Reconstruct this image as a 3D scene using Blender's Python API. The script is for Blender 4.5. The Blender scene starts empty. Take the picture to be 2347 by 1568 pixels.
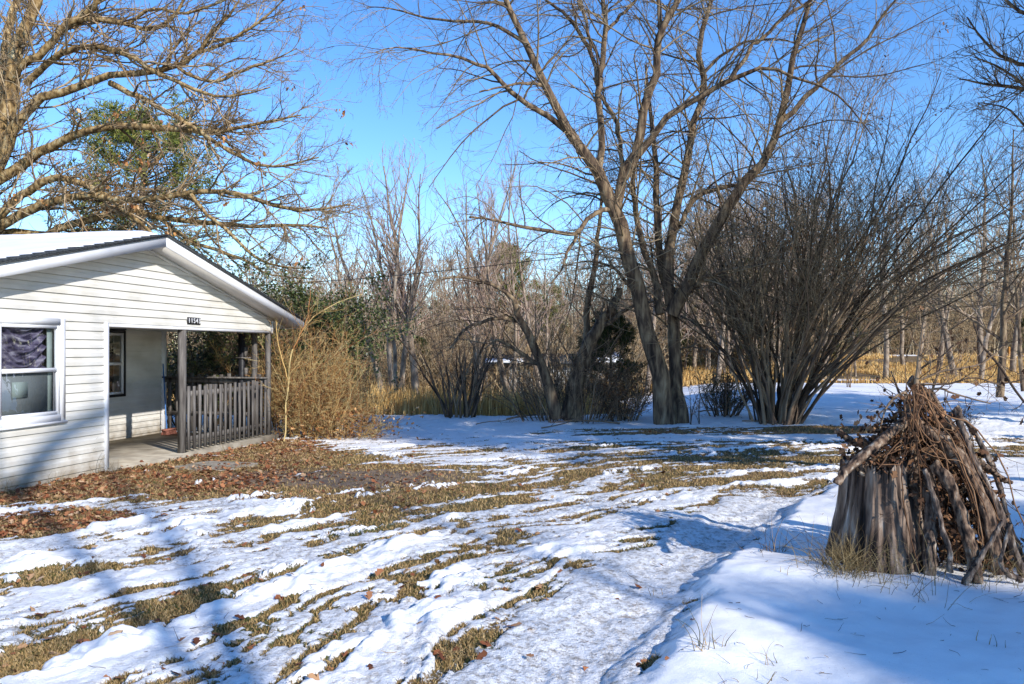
import bpy, math, random
import numpy as np
from mathutils import Vector, Matrix

R = math.radians
rng = np.random.default_rng(7)
random.seed(7)
scene = bpy.context.scene
COL = scene.collection

# ------------------------------------------------------------------ camera, sky, sun, exposure
EYE = 1.8
FPX = 800.0
cam_d = bpy.data.cameras.new('camera'); cam = bpy.data.objects.new('camera', cam_d); COL.objects.link(cam)
cam.location = (0, 0, EYE); cam.rotation_euler = (R(90), 0, 0)
cam_d.sensor_width = 36; cam_d.lens = FPX / 1024 * 36; cam_d.shift_y = 8 / 1024
cam_d.clip_start = 0.05; cam_d.clip_end = 2000
scene.camera = cam

SUN_DIR = Vector((-2.12, 2.45, -1.67)).normalized()          # direction the light travels
sun_el = math.asin(-SUN_DIR.z)
sun_az = math.atan2(-SUN_DIR.x, -SUN_DIR.y)                   # compass angle of the sun from +Y towards +X
world = bpy.data.worlds.new('World'); scene.world = world; world.use_nodes = True
wn = world.node_tree.nodes; wl = world.node_tree.links
bg = wn['Background']
sky = wn.new('ShaderNodeTexSky'); sky.sky_type = 'NISHITA'; sky.sun_disc = False
sky.sun_elevation = sun_el; sky.sun_rotation = sun_az
sky.altitude = 0; sky.air_density = 1.0; sky.dust_density = 0.0; sky.ozone_density = 4.0
hsv = wn.new('ShaderNodeHueSaturation'); hsv.inputs['Saturation'].default_value = 1.2; hsv.inputs['Hue'].default_value = .507; hsv.inputs['Value'].default_value = .86
wl.new(sky.outputs[0], hsv.inputs['Color']); wl.new(hsv.outputs[0], bg.inputs['Color'])
bg.inputs['Strength'].default_value = 0.15
sun_d = bpy.data.lights.new('sun', 'SUN'); sun = bpy.data.objects.new('sun', sun_d); COL.objects.link(sun)
sun_d.energy = 3.1; sun_d.angle = R(0.55); sun_d.color = (1.0, 0.945, 0.86)
sun.rotation_euler = SUN_DIR.to_track_quat('-Z', 'Y').to_euler(); sun.location = (20, -20, 20)
scene.view_settings.view_transform = 'Standard'; scene.view_settings.look = 'None'
scene.view_settings.exposure = 1.0; scene.view_settings.gamma = 1.0
scene.cycles.max_bounces = 5; scene.cycles.diffuse_bounces = 3; scene.cycles.transparent_max_bounces = 12
scene.cycles.caustics_reflective = False; scene.cycles.caustics_refractive = False

# ------------------------------------------------------------------ noise and terrain
def _hash(ix, iy, seed):
    h = (ix.astype(np.int64) * 374761393 + iy.astype(np.int64) * 668265263 + seed * 2147483647) & 0xffffffff
    h = ((h ^ (h >> 13)) * 1274126177) & 0xffffffff
    return ((h ^ (h >> 16)) & 0xffff) / 65535.0
def vnoise(x, y, seed=0):
    x = np.asarray(x, float); y = np.asarray(y, float)
    ix = np.floor(x); iy = np.floor(y); fx = x - ix; fy = y - iy
    fx = fx * fx * fx * (fx * (fx * 6 - 15) + 10); fy = fy * fy * fy * (fy * (fy * 6 - 15) + 10)
    a = _hash(ix, iy, seed); b = _hash(ix + 1, iy, seed); c = _hash(ix, iy + 1, seed); d = _hash(ix + 1, iy + 1, seed)
    return (a + (b - a) * fx) * (1 - fy) + (c + (d - c) * fx) * fy
def fbm(x, y, octv=4, seed=0, gain=0.5, lac=2.03):
    s = 0; a = 1; t = 0
    for i in range(octv):
        s = s + a * vnoise(x * lac ** i + 17.3 * i, y * lac ** i - 9.1 * i, seed + i * 31); t += a; a *= gain
    return s / t
def sst(a, b, x):
    t = np.clip((x - a) / (b - a), 0, 1); return t * t * (3 - 2 * t)

def terrain(x, y):
    x = np.asarray(x, float); y = np.asarray(y, float)
    z = -0.17 * sst(9, 20, y)
    side = 1 - sst(1.0, 9.0, x - 0.12 * (y - 22))                     # the field falls away on the left and middle
    z = z - 0.95 * sst(22.5, 36, y) * side
    z = z + 0.6 * side * sst(60, 110, y)
    z = z + (1 - side) * (1.35 * sst(46, 92, y) + 0.2 * sst(19, 24, y))
    z = z + 0.05 * (fbm(x * 0.12, y * 0.12, 3, 3) - 0.5) * sst(4, 9, y)
    return z
def tz(x, y): return float(terrain(np.array([x]), np.array([y]))[0])

def V3(vx, vy, d):
    """a point d metres ahead, seen at vx, vy on the 2346 px wide overview"""
    px = vx * 0.43648; py = vy * 0.43648
    return np.array([(px - 512) * d / FPX, d, EYE - (py - 350) * d / FPX])
VM = 0.43648 / FPX      # metres per overview pixel per metre of distance

# ------------------------------------------------------------------ mesh helpers
class Geo:
    def __init__(s): s.V = []; s.F = {3: [], 4: []}; s.n = 0
    def add(s, V, F):
        V = np.asarray(V, float).reshape(-1, 3); F = np.asarray(F, int)
        if len(F): s.F[F.shape[1]].append(F + s.n)
        s.V.append(V); s.n += len(V)
    def quad(s, a, b, c, d): s.add([a, b, c, d], [[0, 1, 2, 3]])
    def box(s, c, h, rot=None):
        """centre, half sizes"""
        q = np.array([[x, y, z] for x in (-1, 1) for y in (-1, 1) for z in (-1, 1)], float) * np.array(h)
        if rot is not None: q = q @ np.array(rot).T
        s.add(q + np.array(c), [[0, 1, 3, 2], [4, 6, 7, 5], [0, 4, 5, 1], [2, 3, 7, 6], [0, 2, 6, 4], [1, 5, 7, 3]])
    def tubes(s, P, Rd, k=5, cap=False):
        P = np.asarray(P, float); Rd = np.asarray(Rd, float)
        if len(P) == 0: return
        N, n, _ = P.shape
        T = np.gradient(P, axis=1); T /= np.linalg.norm(T, axis=2, keepdims=True) + 1e-9
        m = P[:, -1] - P[:, 0]; ax = np.argmin(np.abs(m), axis=1); ref = np.eye(3)[ax][:, None, :]
        U = np.cross(T, ref); U /= np.linalg.norm(U, axis=2, keepdims=True) + 1e-9
        W = np.cross(T, U)
        a = np.arange(k) * 2 * np.pi / k
        Vv = P[:, :, None, :] + Rd[:, :, None, None] * (np.cos(a)[None, None, :, None] * U[:, :, None, :] + np.sin(a)[None, None, :, None] * W[:, :, None, :])
        i = np.arange(n - 1)[:, None]; j = np.arange(k)[None, :]; j2 = (j + 1) % k
        q = np.stack([i * k + j, i * k + j2, (i + 1) * k + j2, (i + 1) * k + j], -1).reshape(-1, 4)
        F = (q[None] + (np.arange(N) * n * k)[:, None, None]).reshape(-1, 4)
        s.add(Vv.reshape(-1, 3), F)
        if cap:
            for b in range(N):
                for e, rg in ((0, P[b, 0]), (n - 1, P[b, -1])):
                    ring = Vv[b, e]; c = rg[None]
                    s.add(np.concatenate([ring, c]), [[jj, (jj + 1) % k, k] for jj in range(k)])
    def build(s, name, mat, parent=None, smooth=False, origin=None):
        me = bpy.data.meshes.new(name)
        V = np.concatenate(s.V) if s.V else np.zeros((0, 3))
        if origin is not None: V = V - np.array(origin)
        F4 = np.concatenate(s.F[4]) if s.F[4] else np.zeros((0, 4), int)
        F3 = np.concatenate(s.F[3]) if s.F[3] else np.zeros((0, 3), int)
        loops = np.concatenate([F4.ravel(), F3.ravel()])
        tot = np.concatenate([np.full(len(F4), 4), np.full(len(F3), 3)]); st = np.concatenate([[0], np.cumsum(tot)[:-1]]) if len(tot) else tot
        me.vertices.add(len(V)); me.vertices.foreach_set('co', V.astype(np.float32).ravel())
        me.loops.add(len(loops)); me.loops.foreach_set('vertex_index', loops.astype(np.int32))
        me.polygons.add(len(tot)); me.polygons.foreach_set('loop_start', st.astype(np.int32)); me.polygons.foreach_set('loop_total', tot.astype(np.int32))
        if smooth: me.polygons.foreach_set('use_smooth', np.ones(len(tot), bool))
        me.update(calc_edges=True); me.validate()
        if mat: me.materials.append(mat)
        o = bpy.data.objects.new(name, me); COL.objects.link(o)
        if origin is not None and parent is None: o.location = origin
        if parent: o.parent = parent
        return o
def tag(o, label=None, cat=None, group=None, kind=None):
    if label: o['label'] = label
    if cat: o['category'] = cat
    if group: o['group'] = group
    if kind: o['kind'] = kind
    return o
def empty(name, loc, label, cat, group=None, rz=0):
    o = bpy.data.objects.new(name, None); COL.objects.link(o); o.location = tuple(loc); o.rotation_euler = (0, 0, rz)
    o.empty_display_size = 0.3
    return tag(o, label, cat, group)
def copy_tree(o, parent=None):
    c = o.copy(); COL.objects.link(c); c.parent = parent
    for ch in o.children: copy_tree(ch, c)
    return c

# ------------------------------------------------------------------ materials
def mat(name, stops, scale=8, rough=0.8, bump=0.3, stretch=(1, 1, 1), detail=5, coord='Object', spec=0.25, island=0.0, bscale=None):
    """noise driven colour ramp; stops = [(pos, rgb)...]; island = share of colour taken from each loose piece"""
    m = bpy.data.materials.new(name); m.use_nodes = True; n = m.node_tree.nodes; l = m.node_tree.links
    b = n['Principled BSDF']; b.inputs['Roughness'].default_value = rough; b.inputs['Specular IOR Level'].default_value = spec
    tc = n.new('ShaderNodeTexCoord'); mp = n.new('ShaderNodeMapping'); mp.inputs['Scale'].default_value = stretch
    l.new(tc.outputs[coord], mp.inputs[0])
    nz = n.new('ShaderNodeTexNoise'); nz.inputs['Scale'].default_value = scale; nz.inputs['Detail'].default_value = detail
    l.new(mp.outputs[0], nz.inputs['Vector'])
    rp = n.new('ShaderNodeValToRGB'); e = rp.color_ramp.elements
    while len(e) < len(stops): e.new(0.5)
    for i, (p, c) in enumerate(stops): e[i].position = p; e[i].color = (*c, 1)
    fac = nz.outputs['Fac']
    if island > 0:
        g = n.new('ShaderNodeNewGeometry'); mx = n.new('ShaderNodeMix'); mx.inputs[0].default_value = island
        l.new(fac, mx.inputs[2]); l.new(g.outputs['Random Per Island'], mx.inputs[3]); fac = mx.outputs[0]
    l.new(fac, rp.inputs[0]); l.new(rp.outputs[0], b.inputs['Base Color'])
    if bump:
        nb = nz
        if bscale:
            nb = n.new('ShaderNodeTexNoise'); nb.inputs['Scale'].default_value = bscale; nb.inputs['Detail'].default_value = 6
            l.new(mp.outputs[0], nb.inputs['Vector'])
        bp = n.new('ShaderNodeBump'); bp.inputs['Strength'].default_value = bump; bp.inputs['Distance'].default_value = 0.02
        l.new(nb.outputs['Fac'], bp.inputs['Height']); l.new(bp.outputs[0], b.inputs['Normal'])
    return m

M = {}
M['bark_oak'] = mat('oak_bark', [(0.32, (.05, .032, .016)), (0.46, (.19, .12, .05)), (0.58, (.38, .26, .12)), (0.72, (.42, .38, .25))], 9, .9, 1.0, (1, 1, .5), 8)
M['twig_oak'] = mat('oak_twig_bark', [(0.3, (.14, .09, .05)), (0.5, (.32, .22, .12)), (0.7, (.44, .34, .22))], 3, .9, 0, island=.5)
M['bark_main'] = mat('grey_brown_bark', [(0.32, (.03, .02, .015)), (0.47, (.11, .075, .05)), (0.6, (.23, .165, .10)), (0.72, (.31, .25, .17))], 9, .92, 1.0, (1, 1, .22), 9)
M['twig_main'] = mat('brown_twig_bark', [(0.3, (.09, .06, .04)), (0.55, (.22, .165, .10)), (0.7, (.33, .26, .17))], 3, .9, 0, island=.5)
M['bark_shrub'] = mat('dark_shrub_bark', [(0.3, (.06, .04, .028)), (0.5, (.18, .12, .08)), (0.72, (.34, .24, .15))], 6, .9, .5, (1, 1, .3), 6, island=.5)
M['bark_pale'] = mat('pale_bark', [(0.3, (.10, .07, .05)), (0.5, (.25, .19, .14)), (0.7, (.43, .36, .28))], 6, .9, .6, (1, 1, .4), 7)
M['twig_pale'] = mat('pale_twig_bark', [(0.3, (.24, .16, .10)), (0.5, (.44, .31, .20)), (0.72, (.54, .42, .31))], 3, .9, 0, island=.6)
M['twig_pink'] = mat('reddish_twig_bark', [(0.3, (.28, .18, .13)), (0.5, (.48, .32, .25)), (0.72, (.56, .42, .36))], 3, .9, 0, island=.6)
M['twig_tan'] = mat('tan_brush_bark', [(0.25, (.15, .10, .06)), (0.45, (.33, .22, .12)), (0.6, (.46, .33, .18)), (0.8, (.52, .42, .27))], 3, .9, 0, island=.7)
M['twig_orange'] = mat('orange_brush_stems', [(0.2, (.15, .065, .03)), (0.4, (.42, .20, .07)), (0.55, (.52, .34, .13)), (0.8, (.52, .42, .21))], 3, .85, 0, island=.8)
M['needle'] = mat('pine_needles', [(0.15, (.03, .05, .01)), (0.45, (.12, .15, .025)), (0.8, (.28, .26, .07))], 2, .75, 0, island=.6)
M['cedar'] = mat('cedar_foliage', [(0.2, (.022, .035, .012)), (0.5, (.055, .07, .02)), (0.8, (.12, .12, .04))], 2, .8, 0, island=.6)
M['holly'] = mat('evergreen_leaves', [(0.15, (.015, .028, .008)), (0.45, (.04, .065, .015)), (0.7, (.10, .12, .03)), (0.9, (.22, .22, .08))], 2, .45, 0, island=.75, spec=.5)
M['deadleaf'] = mat('dry_brown_leaves', [(0.15, (.16, .06, .025)), (0.45, (.36, .16, .055)), (0.7, (.50, .26, .09)), (0.9, (.55, .36, .2))], 3, .8, 0, island=.8)
M['fallen'] = mat('fallen_leaves', [(0.1, (.08, .025, .012)), (0.35, (.22, .075, .03)), (0.6, (.36, .15, .065)), (0.8, (.42, .24, .12)), (0.95, (.50, .35, .22))], 3, .8, 0, island=.85)
M['grass'] = mat('short_grass', [(0.15, (.025, .04, .008)), (0.28, (.07, .075, .018)), (0.38, (.20, .125, .05)), (0.52, (.36, .235, .095)), (0.8, (.48, .35, .18))], .8, .85, 0, island=.55)
M['gold'] = mat('golden_dry_grass', [(0.1, (.34, .17, .05)), (0.4, (.58, .34, .11)), (0.7, (.70, .47, .18)), (0.9, (.74, .57, .30))], 1.5, .85, 0, island=.7)
M['straw'] = mat('dry_straw', [(0.15, (.07, .045, .02)), (0.5, (.20, .14, .06)), (0.85, (.38, .29, .15))], 2, .85, 0, island=.8)
M['vinyl'] = mat('cream_vinyl_siding', [(0.3, (.52, .50, .455)), (0.48, (.61, .59, .55)), (0.65, (.67, .655, .62))], 1.6, .55, .04, (1, 1, 2), 9, spec=.35)
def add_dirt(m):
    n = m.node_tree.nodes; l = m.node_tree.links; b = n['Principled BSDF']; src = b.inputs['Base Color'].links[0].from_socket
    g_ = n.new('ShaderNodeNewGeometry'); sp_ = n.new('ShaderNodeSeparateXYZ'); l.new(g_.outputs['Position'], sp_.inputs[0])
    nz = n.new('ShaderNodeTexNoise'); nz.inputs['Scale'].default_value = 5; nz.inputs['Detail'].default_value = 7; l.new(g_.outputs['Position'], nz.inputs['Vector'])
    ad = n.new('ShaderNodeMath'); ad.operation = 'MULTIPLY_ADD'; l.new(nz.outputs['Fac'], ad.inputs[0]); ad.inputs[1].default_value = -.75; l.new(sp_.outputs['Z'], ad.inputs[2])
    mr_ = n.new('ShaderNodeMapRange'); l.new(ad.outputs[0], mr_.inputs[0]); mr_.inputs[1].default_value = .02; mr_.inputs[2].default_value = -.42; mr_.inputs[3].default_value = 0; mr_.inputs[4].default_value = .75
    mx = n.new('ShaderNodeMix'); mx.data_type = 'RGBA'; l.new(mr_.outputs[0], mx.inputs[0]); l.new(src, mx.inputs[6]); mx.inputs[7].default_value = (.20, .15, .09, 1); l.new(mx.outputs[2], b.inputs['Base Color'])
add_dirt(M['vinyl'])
M['white'] = mat('white_trim', [(0.35, (.66, .67, .71)), (0.65, (.74, .75, .78))], 2.5, .45, .03, spec=.4)
M['soffit'] = mat('grey_white_soffit', [(0.35, (.56, .55, .53)), (0.65, (.64, .63, .61))], 2.5, .6, .03)
M['shingle'] = mat('dark_shingles', [(0.35, (.025, .03, .035)), (0.65, (.075, .08, .085))], 40, .85, .8)
M['greywood'] = mat('weathered_brown_wood', [(0.3, (.055, .048, .044)), (0.5, (.12, .108, .10)), (0.7, (.21, .195, .18))], 14, .85, .6, (1, 1, .15), 7)
M['concrete'] = mat('worn_concrete', [(0.3, (.20, .17, .13)), (0.5, (.33, .285, .22)), (0.7, (.43, .385, .31))], 3, .85, .4, detail=9)
M['black'] = mat('black_paint', [(0.4, (.012, .012, .016)), (0.7, (.03, .03, .035))], 6, .5, .02)
M['blue'] = mat('blue_handle', [(0.4, (.02, .10, .32)), (0.7, (.05, .18, .45))], 6, .4, 0)
M['bristle'] = mat('red_brown_bristles', [(0.3, (.16, .06, .045)), (0.7, (.34, .14, .10))], 60, .9, .5)
M['curtain'] = mat('purple_curtain', [(0.38, (.035, .028, .065)), (0.5, (.15, .125, .21)), (0.65, (.40, .36, .46))], 5, .8, .1, (1, 1, 3), 7)
M['screen'] = mat('grey_window_screen', [(0.35, (.22, .235, .25)), (0.7, (.28, .30, .32))], 300, .85, 0)
M['greenpane'] = mat('pale_green_card', [(0.4, (.36, .42, .41)), (0.7, (.42, .48, .47))], 8, .8, 0)
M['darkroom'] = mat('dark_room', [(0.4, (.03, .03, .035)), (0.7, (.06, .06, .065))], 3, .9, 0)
M['snowroof'] = mat('roof_snow', [(0.4, (.80, .82, .86)), (0.7, (.88, .89, .92))], 2, .6, .4, spec=.3)
M['tin'] = mat('pale_metal_siding', [(0.3, (.42, .43, .42)), (0.7, (.60, .60, .58))], 2, .55, .1, (1, 1, .3))
M['wire'] = mat('black_cable', [(0.4, (.02, .02, .02)), (0.7, (.05, .05, .05))], 3, .6, 0)
M['stump'] = mat('rotted_stump_wood', [(0.38, (.012, .009, .008)), (0.47, (.09, .06, .045)), (0.56, (.21, .15, .11)), (0.70, (.44, .38, .33))], 14, .9, 1.0, (1, 1, .10), 9, bscale=16)
M['log'] = mat('mossy_log_bark', [(0.36, (.015, .01, .008)), (0.47, (.10, .062, .042)), (0.60, (.22, .15, .10)), (0.78, (.46, .42, .35))], 26, .9, 1.0, (1, 1, .45), 9, bscale=30)
M['log2'] = mat('grey_log_bark', [(0.34, (.02, .015, .012)), (0.48, (.10, .07, .055)), (0.60, (.20, .155, .12)), (0.78, (.46, .43, .39))], 34, .9, 1.0, (1, 1, .3), 9, bscale=30)
M['litter'] = mat('dark_bark_litter', [(0.2, (.03, .016, .01)), (0.5, (.13, .06, .03)), (0.8, (.26, .14, .07))], 6, .9, .5, island=.7)
M['vinewood'] = mat('orange_brown_vine', [(0.2, (.04, .02, .012)), (0.5, (.14, .07, .035)), (0.7, (.26, .14, .07)), (0.95, (.38, .29, .20))], 20, .9, .4, island=.5)
M['orangepost'] = mat('orange_post', [(0.4, (.55, .22, .04)), (0.7, (.65, .30, .06))], 5, .7, 0)

def glass_mat():
    m = bpy.data.materials.new('window_glass'); m.use_nodes = True; n = m.node_tree.nodes; l = m.node_tree.links
    n.remove(n['Principled BSDF']); out = n['Material Output']
    t = n.new('ShaderNodeBsdfTransparent'); g = n.new('ShaderNodeBsdfGlossy'); g.inputs['Roughness'].default_value = 0.01
    t.inputs[0].default_value = (.86, .9, .9, 1); g.inputs[0].default_value = (.95, .95, 1, 1)
    f = n.new('ShaderNodeLayerWeight'); f.inputs[0].default_value = .12; mx = n.new('ShaderNodeMixShader')
    ma = n.new('ShaderNodeMath'); ma.operation = 'MULTIPLY_ADD'; ma.inputs[1].default_value = .5; ma.inputs[2].default_value = .22
    nz = n.new('ShaderNodeTexNoise'); nz.inputs['Scale'].default_value = 3; bp = n.new('ShaderNodeBump'); bp.inputs['Strength'].default_value = .08; bp.inputs['Distance'].default_value = .02
    l.new(nz.outputs[0], bp.inputs['Height']); l.new(bp.outputs[0], g.inputs['Normal'])
    l.new(f.outputs[0], ma.inputs[0]); l.new(ma.outputs[0], mx.inputs[0]); l.new(t.outputs[0], mx.inputs[1]); l.new(g.outputs[0], mx.inputs[2]); l.new(mx.outputs[0], out.inputs['Surface'])
    return m
M['glass'] = glass_mat()

# ------------------------------------------------------------------ the ground sheet
HU = np.array([0.1914, 0.9815]); HV = np.array([-0.9815, 0.1914]); HC = np.array([-6.1, 12.07])   # house axes and porch corner
def H(s, v, z):
    p = HC + s * HU + v * HV
    return np.array([p[0], p[1], z])

TC = np.array([11.0, -1.8])                       # centre of the curve the wheel tracks follow
def in_poly(x, y, poly):
    """signed soft distance to a polygon (positive inside)"""
    poly = np.array(poly); d = np.full(x.shape, 1e9); ins = np.zeros(x.shape, bool)
    for i in range(len(poly)):
        a = poly[i]; b = poly[(i + 1) % len(poly)]; e = b - a
        t = np.clip(((x - a[0]) * e[0] + (y - a[1]) * e[1]) / (e @ e), 0, 1)
        d = np.minimum(d, np.hypot(x - a[0] - t * e[0], y - a[1] - t * e[1]))
        c = ((a[1] > y) != (b[1] > y)) & (x < (b[0] - a[0]) * (y - a[1]) / (b[1] - a[1] + 1e-12) + a[0]); ins ^= c
    return np.where(ins, d, -d)
def bank_edge(x, y):
    """positive right of the edge of the deep snow bank"""
    ys = np.array([-15, 1, 4.31, 6.76, 8.3, 10.8, 13.0, 15, 40]); xs = np.array([-6, -1.2, .57, 1.75, 2.7, 4.3, 7.5, 16, 90])
    return (x - np.interp(y, ys, xs)) * 0.87
def fields(x, y):
    dx = x - TC[0]; dy = y - TC[1]; r = np.hypot(dx, dy); th = np.arctan2(dy, dx); arc = th * 13
    wob = (fbm(x * .5, y * .5, 3, 11) - .5) * .9 + (fbm(x * 1.6, y * 1.6, 3, 12) - .5) * .35
    rr = r + wob
    s1 = fbm(rr * 3.4, arc * .26, 3, 21); s2 = fbm(rr * 8.5, arc * .62, 4, 41, .6); s3 = fbm(x * 2.2, y * 2.2, 4, 61)
    fine = fbm(x * 10, y * 10, 5, 71, .6)
    st = (s1 - .5) * .6 + (s2 - .5) * 1.35 + (s3 - .5) * .62 + (fine - .5) * .75
    B = np.full(x.shape, .115) + .03 * sst(8.5, 6.5, y)
    B = B - .05 * sst(9.5, 8, y) + .03 * sst(-1, -3, x) * sst(9, 7, y)                                             # closer: icier
    B = B - .20 * sst(9, 12, y) * (1 - sst(15.5, 18, y)) * sst(-2.0, 1.5, x)  # streaked middle right
    B = B + .45 * sst(16.3, 18.6, y)
    bare = .9 * (fbm(x * 1.1, y * 1.1, 4, 201) - .5) + in_poly(x, y, [(-9, 7.6), (-6.0, 9.0), (-4.4, 9.9), (-2.9, 9.6), (-1.7, 8.8), (-.7, 9.2), (-.1, 10.4), (-.7, 12.0), (-2.4, 13.2), (-3.6, 15.4), (-4.4, 18), (-9, 18)])
    B = B - .55 * sst(-.5, .5, bare + (s3 - .5) * .9)
    lf = in_poly(x, y, [(-6.5, 7.2), (-3.9, 8.0), (-3.7, 8.6), (-5.0, 9.1), (-6.5, 8.4)])
    B = B - .5 * sst(-.2, .2, lf)
    yb = 19.2 + 0.05 * (x - 4); strip = np.abs(y - yb - .25 * (s3 - .5)) - .75 * sst(-2.5, 2.5, x)
    B = B - .8 * sst(.35, -.1, strip) * sst(-1.5, 2.0, x) * (1 - sst(9.5, 11.5, x))
    clear = np.hypot((x - 7.6) / 1.3, (y - 19.6) / .8)
    B = B - .7 * sst(1.2, .8, clear)
    gx = x - .12 * (y - 22)
    B = np.where(y > 23.5 + 1.2 * (fbm(x * .4, y * .4, 2, 5) - .5), B - .75 * (1 - sst(1.0, 5.0, gx)) * sst(23.5, 25.5, y), B)
    far = sst(41.5, 43.5, y - 1.5 * (fbm(x * .15, y * .3, 3, 9) - .5))
    B = B - 1.1 * far
    B = B + 1.5 * sst(.2, .6, 1 - np.abs(y - 47.5) / 2.0) * sst(.35, .6, fbm(x * .12, y * .25, 2, 15)) * sst(4, 12, x)
    B = B + 1.7 * sst(80, 83, y) * (1 - sst(97, 100, y)) * sst(20, 30, x)
    bk = bank_edge(x, y) + (s3 - .5) * .28
    bankm = sst(0, .22, bk)
    f = st + B
    f = f * (1 - bankm) + (.55 + .1 * st) * bankm
    be = bank_edge(x, y) + (s3 - .5) * .2; rut = sst(-1.05, -.7, be) * sst(.1, -.1, be) * sst(12, 9, y); f = f + rut * np.maximum(0, .12 + .25 * (s2 - .45) - f)
    leafy = sst(-.6, .6, bare) * (.35 + .65 * sst(.42, .6, s3)) * (1 - .8 * sst(-3.8, -2.6, x)) + .8 * sst(-.2, .2, lf) + .5 * sst(.3, -.2, strip) * sst(1, 3, x)
    grav = sst(-.2, .5, 1 - np.hypot((x + 2.35) / 2.2, (y - 11.3) / 1.05) + .3 * (s3 - .5))
    ridge = sst(.50, .60, fbm(rr * 2.3 + 3.1, arc * .45, 3, 91)) * sst(.40, .56, fbm(x * 1.1, y * 1.1, 3, 93))
    soft = sst(.0, .35, st) * .6 + ridge
    ice = (1 - bankm) * (1 - sst(.5, 1.0, soft + (s2 - .5) * .9 + (fine - .5) * .5)) * (1 - sst(13, 17, y)) * (.55 + .45 * sst(.4, .6, fbm(x * .5, y * .5, 2, 95) + .12))
    ice = np.maximum(ice, rut * .9); ridge = ridge * (1 - rut)
    rl = np.exp(-((be + 1.35 + .6 * (s1 - .5)) / .17) ** 2) + .9 * np.exp(-((be + 2.75 + .6 * (s1 - .5)) / .19) ** 2)
    rl = rl * sst(.40, .50, fbm(y * 1.1 + 3, np.floor(-be / 1.6) * 7.0 + x * .1, 2, 88)) * sst(11, 8.5, y) * (1 - bankm)
    f = f + rl * .9; ice = ice * (1 - rl.clip(0, 1)); ridge = ridge + 1.25 * rl * (.6 + .8 * s3)
    return f, bankm, np.clip(ridge, 0, 1.6), np.clip(ice, 0, 1), np.clip(leafy, 0, 1), grav, s2, s3, fine, rr, arc
def ground_height(x, y, full=False):
    f, bankm, ridge, ice, leafy, grav, s2, s3, fine, rr, arc = fields(x, y)
    sn = sst(-.04, .07, f)
    near = sst(40, 14, y)
    h = terrain(x, y)
    h = h + sn * .012 * near + sn * ridge * (.02 + .13 * (s3 - .36)) * .7 * (1 - bankm) * near
    h = h + sn * (1 - bankm) * near * .055 * (fbm(x * 6.5, y * 6.5, 4, 33, .6) - .5) * (.4 + ridge)
    h = h + bankm * (.085 + .13 * (fbm(x * .8, y * .8, 4, 55) - .5) + .012 * (fbm(x * 7, y * 7, 3, 56) - .5)) * near
    h = h + (1 - bankm) * ((s2 - .5) * .05 + (fine - .5) * .03 * (1 - .3 * sn)) * near
    h = h - .10 * sst(.0, -.15, bank_edge(x, y)) * sst(-.75, -.35, bank_edge(x, y)) * near * .45
    if full: return h, f, ice, leafy, grav, bankm
    return h
def gz(x, y): return float(ground_height(np.array([float(x)]), np.array([float(y)]))[0])

ys = [-14.0]
while ys[-1] < 900:
    y = ys[-1]; ys.append(y + (0.35 if y < 1.5 else max(0.014, 0.0042 * y if y < 28 else 0.0042 * y + (y - 28) * .02)))
ys = np.array(ys); NX = 1150
u = np.linspace(-1, 1, NX)
W = np.where(ys < 2, 7.0, 7.0 + (ys - 2) * .78)
X = u[None, :] * W[:, None]; Y = np.repeat(ys[:, None], NX, 1)
Hh, Ff, Ic, Lf, Gr, Bk = ground_height(X.ravel(), Y.ravel(), True)
g = Geo(); ny = len(ys)
i = np.arange(ny - 1)[:, None]; j = np.arange(NX - 1)[None, :]
g.add(np.stack([X.ravel(), Y.ravel(), Hh], -1), np.stack([i * NX + j, i * NX + j + 1, (i + 1) * NX + j + 1, (i + 1) * NX + j], -1).reshape(-1, 4))

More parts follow.
